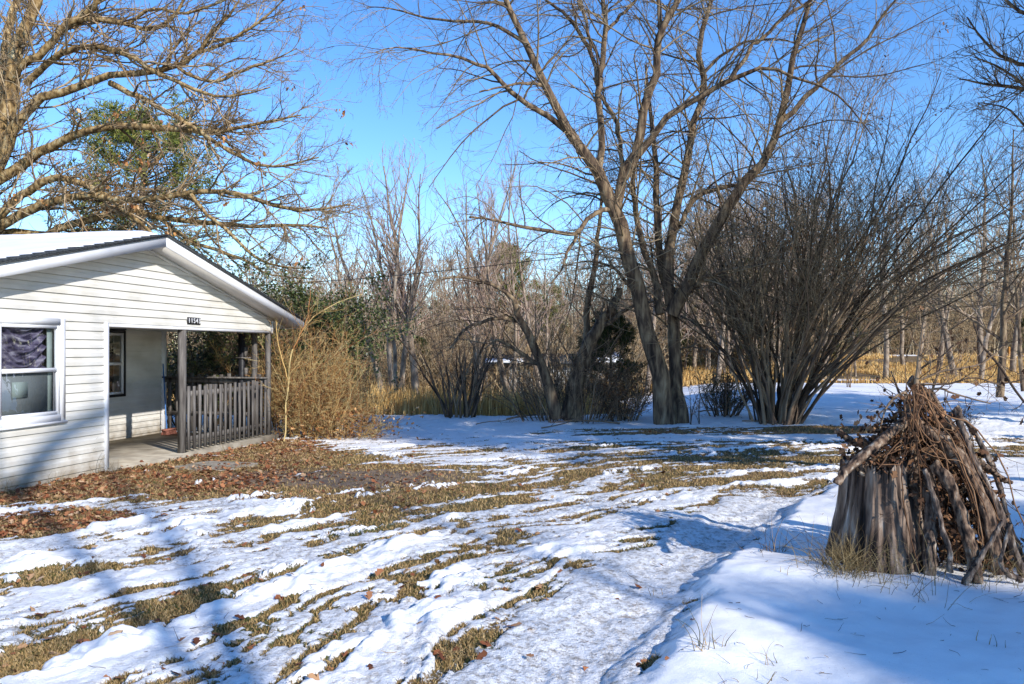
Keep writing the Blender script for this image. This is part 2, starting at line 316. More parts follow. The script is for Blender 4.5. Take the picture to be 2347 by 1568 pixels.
def ground_mat():
    m = bpy.data.materials.new('snowy_yard'); m.use_nodes = True; n = m.node_tree.nodes; l = m.node_tree.links
    b = n['Principled BSDF']; tc = n.new('ShaderNodeTexCoord')
    def at(nm):
        a = n.new('ShaderNodeAttribute'); a.attribute_name = nm; return a.outputs['Fac']
    def noise(sc, det=5, rough=.55):
        z = n.new('ShaderNodeTexNoise'); z.inputs['Scale'].default_value = sc; z.inputs['Detail'].default_value = det; z.inputs['Roughness'].default_value = rough
        l.new(tc.outputs['Object'], z.inputs['Vector']); return z.outputs['Fac']
    def ramp(f, st):
        r = n.new('ShaderNodeValToRGB'); e = r.color_ramp.elements
        while len(e) < len(st): e.new(.5)
        for k, (p, c) in enumerate(st): e[k].position = p; e[k].color = (*c, 1)
        l.new(f, r.inputs[0]); return r.outputs[0]
    def mixc(f, a, c):
        x = n.new('ShaderNodeMix'); x.data_type = 'RGBA'; l.new(f, x.inputs[0])
        l.new(a, x.inputs[6]); l.new(c, x.inputs[7]); return x.outputs[2]
    def mth(op, a, c=0.0, d=None):
        x = n.new('ShaderNodeMath'); x.operation = op
        for k, q in enumerate((a, c, d)):
            if q is None: continue
            if isinstance(q, (int, float)): x.inputs[k].default_value = q
            else: l.new(q, x.inputs[k])
        return x.outputs[0]
    def mr(f, a, c):
        x = n.new('ShaderNodeMapRange'); x.interpolation_type = 'SMOOTHSTEP'; l.new(f, x.inputs[0]); x.inputs[1].default_value = a; x.inputs[2].default_value = c; return x.outputs[0]
    fineN = noise(45, 6, .65)
    grass = ramp(noise(22, 8, .7), [(.3, (.04, .025, .012)), (.45, (.13, .08, .032)), (.58, (.25, .155, .065)), (.72, (.34, .24, .12))])
    green = ramp(noise(30, 6, .7), [(.35, (.02, .03, .008)), (.55, (.07, .08, .02)), (.7, (.17, .14, .05))])
    sx = n.new('ShaderNodeSeparateXYZ'); l.new(tc.outputs['Object'], sx.inputs[0])
    warm = mth('ADD', mr(noise(.9, 4), .40, .6), mth('MULTIPLY', mr(sx.outputs['Y'], 7.0, 11.0), .55))
    grass = mixc(mth('MINIMUM', warm, 1.0), green, grass)
    leaf = ramp(noise(18, 8, .75), [(.32, (.05, .025, .015)), (.45, (.20, .09, .04)), (.55, (.35, .19, .09)), (.7, (.42, .30, .19))])
    grass = mixc(at('leaf'), grass, leaf)
    gravel = ramp(noise(70, 6, .8), [(.35, (.07, .045, .03)), (.5, (.18, .125, .085)), (.65, (.32, .25, .18))])
    grass = mixc(at('gravel'), grass, gravel)
    snow = ramp(noise(3, 6), [(.35, (.84, .82, .80)), (.65, (.92, .905, .885))])
    icec = ramp(noise(16, 9, .8), [(.36, (.27, .24, .20)), (.44, (.50, .47, .44)), (.50, (.76, .76, .76)), (.58, (.90, .90, .91))])
    snow = mixc(at('ice'), snow, icec)
    speck = mth('MULTIPLY', mr(noise(95, 2), .70, .76), mr(noise(2.5, 3), .42, .62))
    snow = mixc(speck, snow, leaf)
    sf = mr(mth('ADD', at('snowf'), mth('MULTIPLY', mth('SUBTRACT', fineN, .5), .45)), -.03, .035)
    l.new(mixc(sf, grass, snow), b.inputs['Base Color'])
    rr = mth('SUBTRACT', .85, mth('MULTIPLY', sf, mth('ADD', .2, mth('MULTIPLY', at('ice'), .28))))
    l.new(rr, b.inputs['Roughness']); b.inputs['Specular IOR Level'].default_value = .35
    icy = mth('MULTIPLY', at('ice'), .8)
    hgt = mth('ADD', mth('MULTIPLY', fineN, mth('ADD', .35, icy)), mth('MULTIPLY', noise(160, 3), .25))
    keep = mth('SUBTRACT', 1.0, mth('MULTIPLY', at('bank'), .55))
    bp = n.new('ShaderNodeBump'); bp.inputs['Distance'].default_value = .022; l.new(mth('MULTIPLY', keep, .85), bp.inputs['Strength']); l.new(hgt, bp.inputs['Height']); l.new(bp.outputs[0], b.inputs['Normal'])
    return m
go = g.build('ground', ground_mat(), smooth=True); go['kind'] = 'structure'; go['label'] = 'snowy yard with wheel tracks and bare grass streaks'
for nm, arr in (('snowf', Ff), ('ice', Ic), ('leaf', Lf), ('gravel', Gr), ('bank', Bk)):
    a = go.data.attributes.new(nm, 'FLOAT', 'POINT'); a.data.foreach_set('value', arr.astype(np.float32))
del X, Y, Hh, Ff, Ic, Lf, Gr, Bk, g

# ------------------------------------------------------------------ blades, leaves
def blades(P, hgt, wid, lean, r=rng, seg=2):
    """bent tapering blades, one per row of P"""
    N = len(P); az = r.uniform(0, 2 * np.pi, N); la = r.uniform(0, 2 * np.pi, N)
    side = np.stack([np.cos(az), np.sin(az), np.zeros(N)], 1) * wid[:, None] / 2
    ln = np.stack([np.cos(la), np.sin(la), np.zeros(N)], 1) * (hgt * lean)[:, None]; up = np.array([0, 0, 1.0])[None] * hgt[:, None]
    mid = P + up * .55 + ln * .3; tip = P + up * np.sqrt(np.clip(1 - lean ** 2 * .5, .1, 1))[:, None] + ln
    V = np.stack([P - side, P + side, mid + side * .7, mid - side * .7, tip], 1).reshape(-1, 3)
    b = np.arange(N)[:, None] * 5
    return V, b + np.array([[0, 1, 2, 3]]), b + np.array([[3, 2, 4]])
def leafquads(P, size, r=rng, flat=0.25, droop=False):
    """lobed, curled leaves"""
    N = len(P); az = r.uniform(0, 2 * np.pi, N)
    A = np.stack([np.cos(az), np.sin(az), r.normal(0, flat, N) - (1.6 if droop else 0)], 1); A /= np.linalg.norm(A, axis=1, keepdims=True)
    B = np.cross(A, np.stack([r.normal(0, flat, N), r.normal(0, flat, N), np.ones(N)], 1)); B /= np.linalg.norm(B, axis=1, keepdims=True) + 1e-9
    n = np.cross(B, A); s = size[:, None]; cu = r.uniform(-.3, .45, N)[:, None]
    out = [P]
    for al, wd in ((.28, .17), (.42, .36), (.6, .16), (.78, .30), (1.0, .02), (.80, -.28), (.58, -.15), (.44, -.38), (.26, -.16)):
        w = wd * r.uniform(.7, 1.3, N)[:, None]; out.append(P + A * s * al + B * s * w + n * s * (np.abs(w) * .9 + al * al * .35) * cu)
    V = np.stack(out, 1).reshape(-1, 3); b = np.arange(N)[:, None] * 10
    return V, np.concatenate([b + np.array([[0, k, k + 1]]) for k in range(1, 9)])
def grow(S, D, L, R0, n, wob, trop, tip, r=rng):
    N = len(S); P = np.zeros((N, n, 3)); P[:, 0] = S; d = D / (np.linalg.norm(D, axis=1, keepdims=True) + 1e-9); st = (L / (n - 1))[:, None]
    tr = np.asarray(trop, float)
    for i in range(1, n):
        d = d + r.normal(0, wob, (N, 3)) + tr / (n - 1); d /= np.linalg.norm(d, axis=1, keepdims=True); P[:, i] = P[:, i - 1] + d * st
    Rd = R0[:, None] * np.linspace(1, tip, n)[None]
    return P, Rd
def screen_scatter(n, x0, x1, y0, y1):
    px = rng.uniform(x0, x1, n); py = rng.uniform(y0, y1, n); d = EYE * FPX / (py - 350)
    return (px - 512) * d / FPX, d
def on_house(x, y):
    s = (x - HC[0]) * HU[0] + (y - HC[1]) * HU[1]; v = (x - HC[0]) * HV[0] + (y - HC[1]) * HV[1]
    return (v > -.02) & (s < 5.2)
x, y = screen_scatter(560000, -60, 1090, 415, 720); x = np.concatenate([x, rng.uniform(-7, 10, 60000)]); y = np.concatenate([y, rng.uniform(5, 21, 60000)])
h, f, ic, lf, gr, bk = ground_height(x, y, True)
k = (f < -.02 - .1 * rng.random(len(x))) & (~on_house(x, y)) & (rng.random(len(x)) > gr * .85) & (rng.random(len(x)) > lf * .45) & (rng.random(len(x)) < .85)
P = np.stack([x, y, h - .004], 1)[k]; N = len(P)
gg = Geo(); hh = rng.uniform(.009, .032, N) * (1 + .5 * (fbm(P[:, 0] * 3, P[:, 1] * 3, 2, 5) > .6)) + .0012 * P[:, 1]
V, q, t = blades(P, hh, rng.uniform(.003, .006, N) + .0005 * P[:, 1], rng.uniform(.3, 1.1, N)); gg.add(V, q); gg.F[3].append(t)
tag(gg.build('grass', M['grass']), 'short tan and green grass showing through the snow streaks', None, None, 'stuff')
# fallen leaves
x, y = screen_scatter(60000, -60, 700, 425, 690); x = np.concatenate([x, rng.uniform(-7, -1, 16000)]); y = np.concatenate([y, rng.uniform(6, 17, 16000)])
h, f, ic, lf, gr, bk = ground_height(x, y, True)
k = ((rng.random(len(x)) < lf * .8 + .02) & (f < 0) | ((rng.random(len(x)) < .0012))) & (~on_house(x, y))
P = np.stack([x, y, h + rng.uniform(.002, .03, len(x))], 1)[k]
V, t = leafquads(P, rng.uniform(.035, .09, len(P)), flat=.35); gg = Geo(); gg.add(V, t)
tag(gg.build('fallen_leaves', M['fallen']), 'rust and tan oak leaves strewn before the porch', None, None, 'stuff')
n_ = 2600; x = rng.uniform(-7, 9, n_); y = 3.2 + 16 * rng.random(n_) ** 1.4; k = ~on_house(x, y); P = np.stack([x, y, ground_height(x, y) + .006], 1)[k]; n_ = len(P)
a_ = rng.uniform(0, 6.28, n_); D = np.stack([np.cos(a_), np.sin(a_), rng.uniform(-.05, .25, n_)], 1); B_, Q_ = grow(P, D, rng.uniform(.03, .16, n_), rng.uniform(.0012, .0028, n_), 4, .2, (0, 0, 0), .5)
gg = Geo(); gg.tubes(B_, Q_, 3); tag(gg.build('twig_debris', M['bark_shrub']), 'small dark twigs and bits scattered over the snow', None, None, 'stuff')
# golden field grass
def field_grass(name, label, n, xr, yr, hr, keep):
    d = yr[0] * (yr[1] / yr[0]) ** rng.random(n); x = rng.uniform(xr[0], xr[1], n) * d / 30.0
    h, f, *_ = ground_height(x, d, True); k = (f < 0) & keep(x, d) & (fbm(x * .18, d * .10, 3, 79) > .40); P = np.stack([x, d, h - .02], 1)[k]; N = len(P)
    cl = fbm(P[:, 0] * .8, P[:, 1] * .8, 3, 77)
    hh = rng.uniform(hr[0], hr[1], N) * (.25 + 1.5 * cl ** 1.3) * (.6 + .8 * fbm(P[:, 0] * .15, P[:, 1] * .1, 2, 78))
    V, q, t = blades(P, hh, rng.uniform(.008, .02, N) + .0006 * P[:, 1], rng.uniform(.05, .45, N)); g2 = Geo(); g2.add(V, q); g2.F[3].append(t)
    tag(g2.build(name, M['gold']), label, None, None, 'stuff')
field_grass('field_grass', 'tall golden dry grass in the hollow behind the yard', 120000, (-20, 12), (24.5, 48), (.45, .9), lambda x, d: (x - .12 * (d - 22)) < 6)
field_grass('meadow_grass', 'golden dry meadow beyond the snowy lawn at right', 110000, (2, 22), (42, 84), (.22, .48), lambda x, d: (x - .12 * (d - 22)) > 3)

# ------------------------------------------------------------------ house
eave_n, eave_f, peak_s = -4.08, 5.806, .864
S_NEAR, S_FAR = -3.36, 5.09
PK = 3.45; SL = .2408
def roofz(s): return PK - SL * abs(s - peak_s)
cx = H(0, 0, 0)
house = empty('house', (cx[0], cx[1], 0), 'cream siding house with snowy gable roof and corner porch', 'house')
HO = (cx[0], cx[1], 0)
def hb(name, geo, m, parent=None, smooth=False):
    p = parent or house
    o = geo.build(name, M[m] if isinstance(m, str) else m, p, smooth, origin=HO); return o
HR = np.array([[HU[0], HV[0], 0], [HU[1], HV[1], 0], [0, 0, 1]])
def hbox(geo, s0, s1, v0, v1, z0, z1):
    geo.box(H((s0 + s1) / 2, (v0 + v1) / 2, (z0 + z1) / 2), (abs(s1 - s0) / 2, abs(v1 - v0) / 2, abs(z1 - z0) / 2), HR)
COURSE = .127; Z0 = 2.20 - COURSE * 19
def prof(t):   # lap profile: 0 at course bottom .. 1 at top
    return np.interp(t, [0, .055, .07, .5, .68, .85, 1], [-.016, -.016, .018, .015, .003, .0, -.002])
def siding(name, lo, hi, z0, z1, place, holes=()):
    """lo(z), hi(z) ends along the wall; place(a, off, z) -> point"""
    zs = set([z0, z1]);
    k0 = int(math.floor((z0 - Z0) / COURSE)) - 1
    for k in range(k0, k0 + 60):
        for t in (0, .055, .07, .5, .68, .85): zs.add(Z0 + (k + t) * COURSE)
    for h in holes: zs.add(h[2]); zs.add(h[3])
    zs = sorted(z for z in zs if z0 - 1e-6 <= z <= z1 + 1e-6); G = Geo()
    for za, zb in zip(zs[:-1], zs[1:]):
        if zb - za < 1e-4: continue
        zm = (za + zb) / 2; c = math.floor((zm - Z0) / COURSE); ta = (za - Z0) / COURSE - c; tb = (zb - Z0) / COURSE - c
        oa, ob = float(prof(ta)), float(prof(tb))
        segs = [(lo, hi)]
        for h in holes:
            if h[2] < zm < h[3]:
                ns = []
                for l_, r_ in segs:
                    if h[0] > l_(zm): ns.append((l_, (lambda z, q=h[0]: q)))
                    if h[1] < r_(zm): ns.append(((lambda z, q=h[1]: q), r_))
                segs = ns
        for l_, r_ in segs:
            a0, a1, b0, b1 = l_(za), r_(za), l_(zb), r_(zb)
            if a1 - a0 < 1e-3: continue
            b1 = max(b1, b0 + 1e-4)
            G.quad(place(a0, oa, za), place(a1, oa, za), place(b1, ob, zb), place(b0, ob, zb))
            if abs(ta) < 1e-4: G.quad(place(a0, -.016, za), place(a1, -.016, za), place(a1, -.002, za), place(a0, -.002, za))
    return hb(name, G, 'vinyl')
def glo(z): return max(S_NEAR, peak_s - (PK - z) / SL)
def ghi(z): return min(S_FAR, peak_s + (PK - z) / SL)
WIN = (-2.12, -.90, .82, 2.235)
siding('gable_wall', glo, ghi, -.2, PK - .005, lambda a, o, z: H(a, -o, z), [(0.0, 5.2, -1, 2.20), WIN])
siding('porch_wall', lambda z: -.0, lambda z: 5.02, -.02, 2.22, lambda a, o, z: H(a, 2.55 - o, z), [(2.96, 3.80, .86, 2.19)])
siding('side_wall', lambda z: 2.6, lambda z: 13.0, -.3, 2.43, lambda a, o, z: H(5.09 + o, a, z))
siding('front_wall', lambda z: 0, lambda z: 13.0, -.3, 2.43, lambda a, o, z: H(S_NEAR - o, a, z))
G = Geo(); hbox(G, -.02, .0, .03, 2.5, -.02, 2.22); hbox(G, 5.0, 5.05, 2.62, 13, -.3, 2.4); hb('inner_wall', G, 'vinyl')
# trim
G = Geo()
for nm_, bx_ in (('corner_trim', (-.085, .002, -.024, .02, -.2, 2.215)), ('porch_beam', (.002, 5.1, -.022, .16, 2.155, 2.20)), ('corner_trim', (5.04, 5.13, -.024, .05, 2.155, 2.47)), ('corner_trim', (4.98, 5.10, 2.50, 2.62, -.1, 2.2)), ('corner_trim', (S_NEAR - .03, S_NEAR + .06, -.024, .05, -.3, 2.45))):
    G = Geo(); hbox(G, *bx_); hb(nm_, G, 'white')
G = Geo(); hbox(G, 0, 5.06, .16, 2.55, 2.20, 2.215); hb('porch_ceiling', G, 'soffit')
# roof
OV = .39; VB = 13.2
def slab(G, s0, s1, v0, v1, zoff0, zoff1):
    a = [H(s0, v0, roofz(s0) + zoff0), H(s1, v0, roofz(s1) + zoff0), H(s1, v1, roofz(s1) + zoff0), H(s0, v1, roofz(s0) + zoff0)]
    b = [H(s0, v0, roofz(s0) + zoff1), H(s1, v0, roofz(s1) + zoff1), H(s1, v1, roofz(s1) + zoff1), H(s0, v1, roofz(s0) + zoff1)]
    G.add(a + b, [[3, 2, 1, 0], [4, 5, 6, 7], [0, 1, 5, 4], [1, 2, 6, 5], [2, 3, 7, 6], [3, 0, 4, 7]])
roof = Geo(); slab(roof, eave_n - .04, peak_s, -OV - .035, VB, .175, .205); slab(roof, peak_s, eave_f + .04, -OV - .035, VB, .175, .205)
nr = 24
for kk in range(nr):      # shingle courses stepping down both slopes
    for sg, e in ((-1, eave_n - .05), (1, eave_f + .05)):
        a = peak_s + (e - peak_s) * kk / nr; b = peak_s + (e - peak_s) * (kk + 1) / nr
        p = [H(a, -OV - .045, roofz(a) + .207), H(b, -OV - .045, roofz(b) + .222), H(b, VB, roofz(b) + .222), H(a, VB, roofz(a) + .207)]
        q = [H(b, -OV - .045, roofz(b) + .200), H(b, VB, roofz(b) + .200)]
        roof.quad(*p); roof.quad(p[1], q[0], q[1], p[2]); roof.add([p[0], p[1], q[0]], [[0, 1, 2]])
ro = hb('roof', roof, 'shingle')
G = Geo()
slab(G, eave_n, peak_s, -OV - .001, -OV + .024, .01, .172); slab(G, peak_s, eave_f, -OV - .001, -OV + .024, .01, .172)
for e, sg in ((eave_n, -1), (eave_f, 1)):
    a = e; slabz = roofz(a)
    hbox(G, a - .012, a + .012, -OV, VB, slabz + .012, slabz + .165)
hb('fascia', G, 'white')
G = Geo(); slab(G, eave_n + .014, peak_s, -OV + .026, -.002, .012, .022); slab(G, peak_s, eave_f - .014, -OV + .026, -.002, .012, .022)
slab(G, S_FAR + .03, eave_f - .014, 0.0, VB, .012, .022); slab(G, eave_n + .014, S_NEAR - .03, 0, VB, .012, .022)
hb('soffit', G, 'soffit')
G = Geo()    # moulding where soffit meets wall
slab(G, S_NEAR, peak_s, -.04, -.016, -.03, .010); slab(G, peak_s, S_FAR, -.04, -.016, -.03, .010); hb('gable_moulding', G, 'soffit')
# snow on the near slope
ns_, nv_ = 90, 160
ss = np.linspace(eave_n, peak_s + .35, ns_); vv = np.linspace(-OV, VB, nv_); SS, VV = np.meshgrid(ss, vv, indexing='ij')
edge = .10 + .05 * fbm(SS * 2, VV * 0, 3, 5) + .16 * sst(-1.5, -4, SS) + .10 * sst(-.2, -1.5, SS)
th = .05 * sst(0, .12, VV + OV - edge) * sst(eave_f, eave_n, SS) * 1.0 + .05 * (fbm(SS * 1.2, VV * 1.2, 3, 8) - .5)
th = np.where(VV + OV < edge, -.03, np.maximum(th, .012)) * sst(.36, .1, SS - peak_s)
ZZ = PK - SL * np.abs(SS - peak_s) + .21 + .05 * np.exp(-((SS - peak_s) / .18) ** 2) * sst(.1, .5, VV + OV) + th
XX = HC[0] + SS * HU[0] + VV * HV[0]; YY = HC[1] + SS * HU[1] + VV * HV[1]
i = np.arange(ns_ - 1)[:, None]; j = np.arange(nv_ - 1)[None, :]
G = Geo(); G.add(np.stack([XX, YY, ZZ], -1).reshape(-1, 3), np.stack([i * nv_ + j, (i + 1) * nv_ + j, (i + 1) * nv_ + j + 1, i * nv_ + j + 1], -1).reshape(-1, 4))
hb('roof_snow', G, 'snowroof', ro, True)
# slab
G = Geo(); hbox(G, -.05, 5.16, -.12, 2.55, -.35, 0.0); hbox(G, -3.3, 5.0, 2.6, 12.9, -.4, -.02); hb('porch_slab', G, 'concrete')
# windows
def window(s0, s1, z0, z1, v, trim, tm, fm):
    G = Geo()   # outer trim
    hbox(G, s0, s0 + trim, v - .035, v + .02, z0, z1); hbox(G, s1 - trim, s1, v - .035, v + .02, z0, z1)
    hbox(G, s0 + trim, s1 - trim, v - .035, v + .02, z1 - trim, z1); hbox(G, s0 + trim, s1 - trim, v - .04, v + .02, z0, z0 + trim)
    w = hb('window', G, tm)
    a0, a1, b0, b1 = s0 + trim, s1 - trim, z0 + trim, z1 - trim; fr = .05; mid = b0 + (b1 - b0) * .5
    F_ = Geo()
    hbox(F_, a0, a0 + fr, v - .022, v + .03, b0, b1); hbox(F_, a1 - fr, a1, v - .022, v + .03, b0, b1)
    hbox(F_, a0 + fr, a1 - fr, v - .022, v + .03, b1 - fr, b1); hbox(F_, a0 + fr, a1 - fr, v - .026, v + .03, b0, b0 + fr); hbox(F_, a0 + fr, a1 - fr, v - .018, v + .03, mid - .028, mid + .028)
    hb('frame', F_, fm, w)
    G = Geo()
    for z_0, z_1, o in ((b0 + fr, mid - .028, .012), (mid + .028, b1 - fr, .004)): G.quad(H(a0 + fr, v + o, z_0), H(a1 - fr, v + o, z_0), H(a1 - fr, v + o, z_1), H(a0 + fr, v + o, z_1))
    hb('pane', G, 'glass', w)
    return w, a0 + fr, a1 - fr, b0 + fr, b1 - fr, mid
w, a0, a1, b0, b1, mid = window(*WIN, 0, .09, 'white', 'white')
G = Geo(); nu, nz_ = 70, 40
uu = np.linspace(a0, a1 - .14, nu); zz = np.linspace(mid + .01, b1 + .03, nz_); UU, ZZ2 = np.meshgrid(uu, zz, indexing='ij')
tt = (UU - uu[0]) / (uu[-1] - uu[0]); sag = ZZ2 + .25 * np.sin(tt * np.pi)
dd = .07 + .03 * np.sin(sag * 42 + 3 * tt) + .02 * np.sin(sag * 90 + UU * 9)
pts = np.stack([HC[0] + UU * HU[0] + dd * HV[0], HC[1] + UU * HU[1] + dd * HV[1], ZZ2], -1).reshape(-1, 3)
i = np.arange(nu - 1)[:, None]; j = np.arange(nz_ - 1)[None, :]
G.add(pts, np.stack([i * nz_ + j, (i + 1) * nz_ + j, (i + 1) * nz_ + j + 1, i * nz_ + j + 1], -1).reshape(-1, 4)); hb('curtain', G, 'curtain', w, True)
G = Geo(); hbox(G, a0, a1 - .1, .045, .05, b0, mid); hb('screen', G, 'screen', w)
G = Geo(); hbox(G, a0 + .22, a0 + .48, .030, .034, b0 + .21, b0 + .42); hbox(G, a1 - .10, a1, .055, .06, b0, b1); hb('blind', G, 'greenpane', w)
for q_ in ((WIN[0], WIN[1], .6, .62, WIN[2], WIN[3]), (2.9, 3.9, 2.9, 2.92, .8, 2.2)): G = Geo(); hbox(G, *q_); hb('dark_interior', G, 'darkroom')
G = Geo(); hbox(G, WIN[0] - .02, WIN[1] + .02, -.055, .0, WIN[2] - .035, WIN[2] - .002); hb('window_sill', G, 'white')
w2, *_ = window(2.98, 3.78, .86, 2.19, 2.55, .05, 'black', 'white')
w2['label'] = 'small porch window in a black surround'
# posts and railings
def post(s, v, w_=.09, m='greywood', z1=2.155, z0=0.0):
    G = Geo(); hbox(G, s - w_ / 2, s + w_ / 2, v - w_ / 2, v + w_ / 2, z0, z1); return hb('porch_post', G, m)
post(1.95, .045, .105); post(5.0, .035); post(5.02, .36); post(5.03, .66, .11, 'black')
G = Geo()
for k in range(17):
    s = 2.08 + k * .171; dz = random.uniform(-.02, .02); G2 = (s - .035, s + .035)
    hbox(G, G2[0], G2[1], -.012, .012, .03, 1.17 + dz)
hbox(G, 2.0, 4.95, .013, .05, .98, 1.07); hbox(G, 2.0, 4.95, .013, .05, .18, .27)
hb('front_railing', G, 'greywood')
G = Geo()
for k in range(14):
    v = .10 + k * .178; hbox(G, 5.065, 5.09, v - .04, v + .04, .03, 1.28 + random.uniform(-.02, .02))
hbox(G, 5.02, 5.064, .02, 2.5, 1.10, 1.19); hbox(G, 5.02, 5.064, .02, 2.5, .40, .47)
G_ = Geo(); hbox(G_, 4.93, 5.06, .02, 2.5, 1.192, 1.225)
hb('side_railing', G, 'greywood'); hb('handrail', G_, 'greywood')
for nm_, q_ in (('post_shelf', (4.95, 5.10, .42, .80, 1.62, 1.645)), ('post_block', (5.0, 5.09, .555, .60, 1.66, 1.86)), ('post_block', (5.0, 5.09, .545, .60, 1.23, 1.42))): G = Geo(); hbox(G, *q_); hb(nm_, G, 'greywood')
G = Geo()
a = np.linspace(0, 2 * np.pi, 17)[:-1]; c = H(2.6, 1.8, 2.2)
G.tubes(np.array([[c + [0, 0, 0], c + [0, 0, -.03], c + [0, 0, -.06]]]), np.array([[.14, .14, .05]]), 16); hb('porch_light', G, 'black')
# address number
def text_mesh(s, size, m, name, parent, M4, ext=.004):
    cu = bpy.data.curves.new(name, 'FONT'); cu.body = s; cu.size = size; cu.extrude = ext; cu.align_x = 'CENTER'; cu.align_y = 'CENTER'; cu.space_character = 1.05
    tmp = bpy.data.objects.new('tmp', cu); COL.objects.link(tmp); bpy.context.view_layer.update()
    me = bpy.data.meshes.new_from_object(tmp.evaluated_get(bpy.context.evaluated_depsgraph_get())); bpy.data.objects.remove(tmp)
    me.transform(M4); me.materials.clear(); me.materials.append(m); o = bpy.data.objects.new(name, me); COL.objects.link(o); o.parent = parent; return o
NS, NZ = 2.20, 2.315
G = Geo()
for k in range(5):
    s = NS + (k - 2) * .078; hbox(G, s - .038, s + .038, -.030, -.018, NZ - .062, NZ + .062)
npl = hb('house_number', G, 'black'); npl['label'] = 'white digits 11543 on black tiles'
p = H(NS, -.036, NZ) - np.array(HO)
M4 = Matrix(((HU[0], 0, -HV[0], p[0]), (HU[1], 0, -HV[1], p[1]), (0, 1, 0, p[2]), (0, 0, 0, 1)))
M4 = M4 @ Matrix.Scale(1.0, 4)
for k, ch in enumerate('11543'):
    text_mesh(ch, .145, M['white'], 'digit', npl, M4 @ Matrix.Translation(((k - 2) * .078, 0, 0)) @ Matrix.Diagonal((.78, .85, 1, 1)))
# broom
bp_ = H(4.62, 2.15, 0); br = empty('broom', bp_, 'blue handled push broom with red bristles leaning in the porch corner', 'broom')
G = Geo(); top = H(4.93, 2.47, 1.50); G.tubes(np.array([[H(4.66, 2.2, .10), (H(4.66, 2.2, .10) + top) / 2, top]]), np.full((1, 3), .013), 8, True); G.build('handle', M['blue'], br, origin=bp_)
G = Geo(); hbox(G, 4.48, 4.86, 2.10, 2.2, .085, .125); G.build('brush_head', M['bristle'], br, origin=bp_)
G = Geo(); N = 400; P = np.stack([rng.uniform(4.47, 4.87, N), rng.uniform(2.08, 2.22, N)], 1)
Pw = np.array([H(a_, b_, .005) for a_, b_ in P]); up = np.array([H(4.67 + (a_ - 4.67) * .9, 2.15 + (b_ - 2.15) * .7, .09) for a_, b_ in P])
G.tubes(np.stack([Pw, up], 1), np.full((N, 2), .004), 3); G.build('bristles', M['bristle'], br, origin=bp_)
# stepping slab by the porch
c = V3(495, 1068, 12.6); sp = Geo(); out = []
for k in range(22):
    a_ = k / 22 * 2 * math.pi; rr_ = 1 / max(abs(math.cos(a_ + .3)), abs(math.sin(a_ + .3))) ** .8 * .9 + random.uniform(-.05, .05); out.append((c[0] + .62 * rr_ * math.cos(a_), 12.6 + .5 * rr_ * math.sin(a_)))
zt = max(gz(*q) for q in out) + .008; top = [(*q, zt) for q in out]; bot = [(*q, zt - .12) for q in out]; cc = (c[0], 12.6, zt + .01)
sp.add(top + bot + [cc], [[k, (k + 1) % 22, 44] for k in range(22)]); sp.add(top + bot, [[k, k + 22, (k + 1) % 22 + 22, (k + 1) % 22] for k in range(22)])
tag(sp.build('stepping_stone', M['concrete'], origin=(c[0], 12.9, zt)), 'flat grey stone slab set among leaves before the porch', 'stepping stone')

# ------------------------------------------------------------------ trees
def resample(P, n):
    P = np.asarray(P, float); k = len(P); t = np.linspace(0, k - 1, n)
    out = []
    for q in t:
        i = min(int(q), k - 2); f = q - i
        p0 = P[max(i - 1, 0)]; p1 = P[i]; p2 = P[i + 1]; p3 = P[min(i + 2, k - 1)]
        out.append(.5 * (2 * p1 + (p2 - p0) * f + (2 * p0 - 5 * p1 + 4 * p2 - p3) * f * f + (3 * p1 - p0 - 3 * p2 + p3) * f ** 3))
    return np.array(out)
def limb(pts, depth, d1=None, n=16, wob=.03):
    """traced limb: overview x, y and radius per point; depth runs from depth to d1"""
    d1 = depth if d1 is None else d1
    k = len(pts); A = []
    for i, (x_, y_, r_) in enumerate(pts):
        d = depth + (d1 - depth) * i / (k - 1); p = V3(x_, y_, d); A.append((*p, r_ * VM * d))
    A = resample(A, n); P = A[:, :3]; r = np.clip(A[:, 3], .004, None)
    P = P + rng.normal(0, wob, P.shape) * np.clip(r / .1, .2, 1)[:, None] * np.r_[0, np.ones(n - 1)][:, None]
    return P, r
def kids(P, Rd, L, m, t0, t1, ang, angj, lr, rr, rmin, r=rng, bias=(0, 0, 0), taperlen=.5):
    N, n, _ = P.shape
    if N == 0: return np.zeros((0, 3)), np.zeros((0, 3)), np.zeros(0), np.zeros(0)
    t = (np.arange(m)[None] + r.random((N, m))) / m * (t1 - t0) + t0; q = t * (n - 1); i = np.clip(q.astype(int), 0, n - 2); f = (q - i)[..., None]
    b = np.arange(N)[:, None]; S = P[b, i] * (1 - f) + P[b, i + 1] * f; T = P[b, i + 1] - P[b, i]; T /= np.linalg.norm(T, axis=2, keepdims=True) + 1e-9
    rad = Rd[b, i] * (1 - f[..., 0]) + Rd[b, i + 1] * f[..., 0]
    w = r.normal(0, 1, T.shape) + np.array(bias); w -= (w * T).sum(2, keepdims=True) * T; w /= np.linalg.norm(w, axis=2, keepdims=True) + 1e-9
    a = R(ang) + r.normal(0, R(angj), t.shape); D = np.cos(a)[..., None] * T + np.sin(a)[..., None] * w
    Ln = L[:, None] * lr * (1 - taperlen * (t - t0) / (t1 - t0)) * r.uniform(.6, 1.25, t.shape)
    return S.reshape(-1, 3), D.reshape(-1, 3), Ln.reshape(-1), np.clip(rad * rr, rmin, None).reshape(-1)
def plen(P): return np.linalg.norm(np.diff(P, axis=1), axis=2).sum(1)
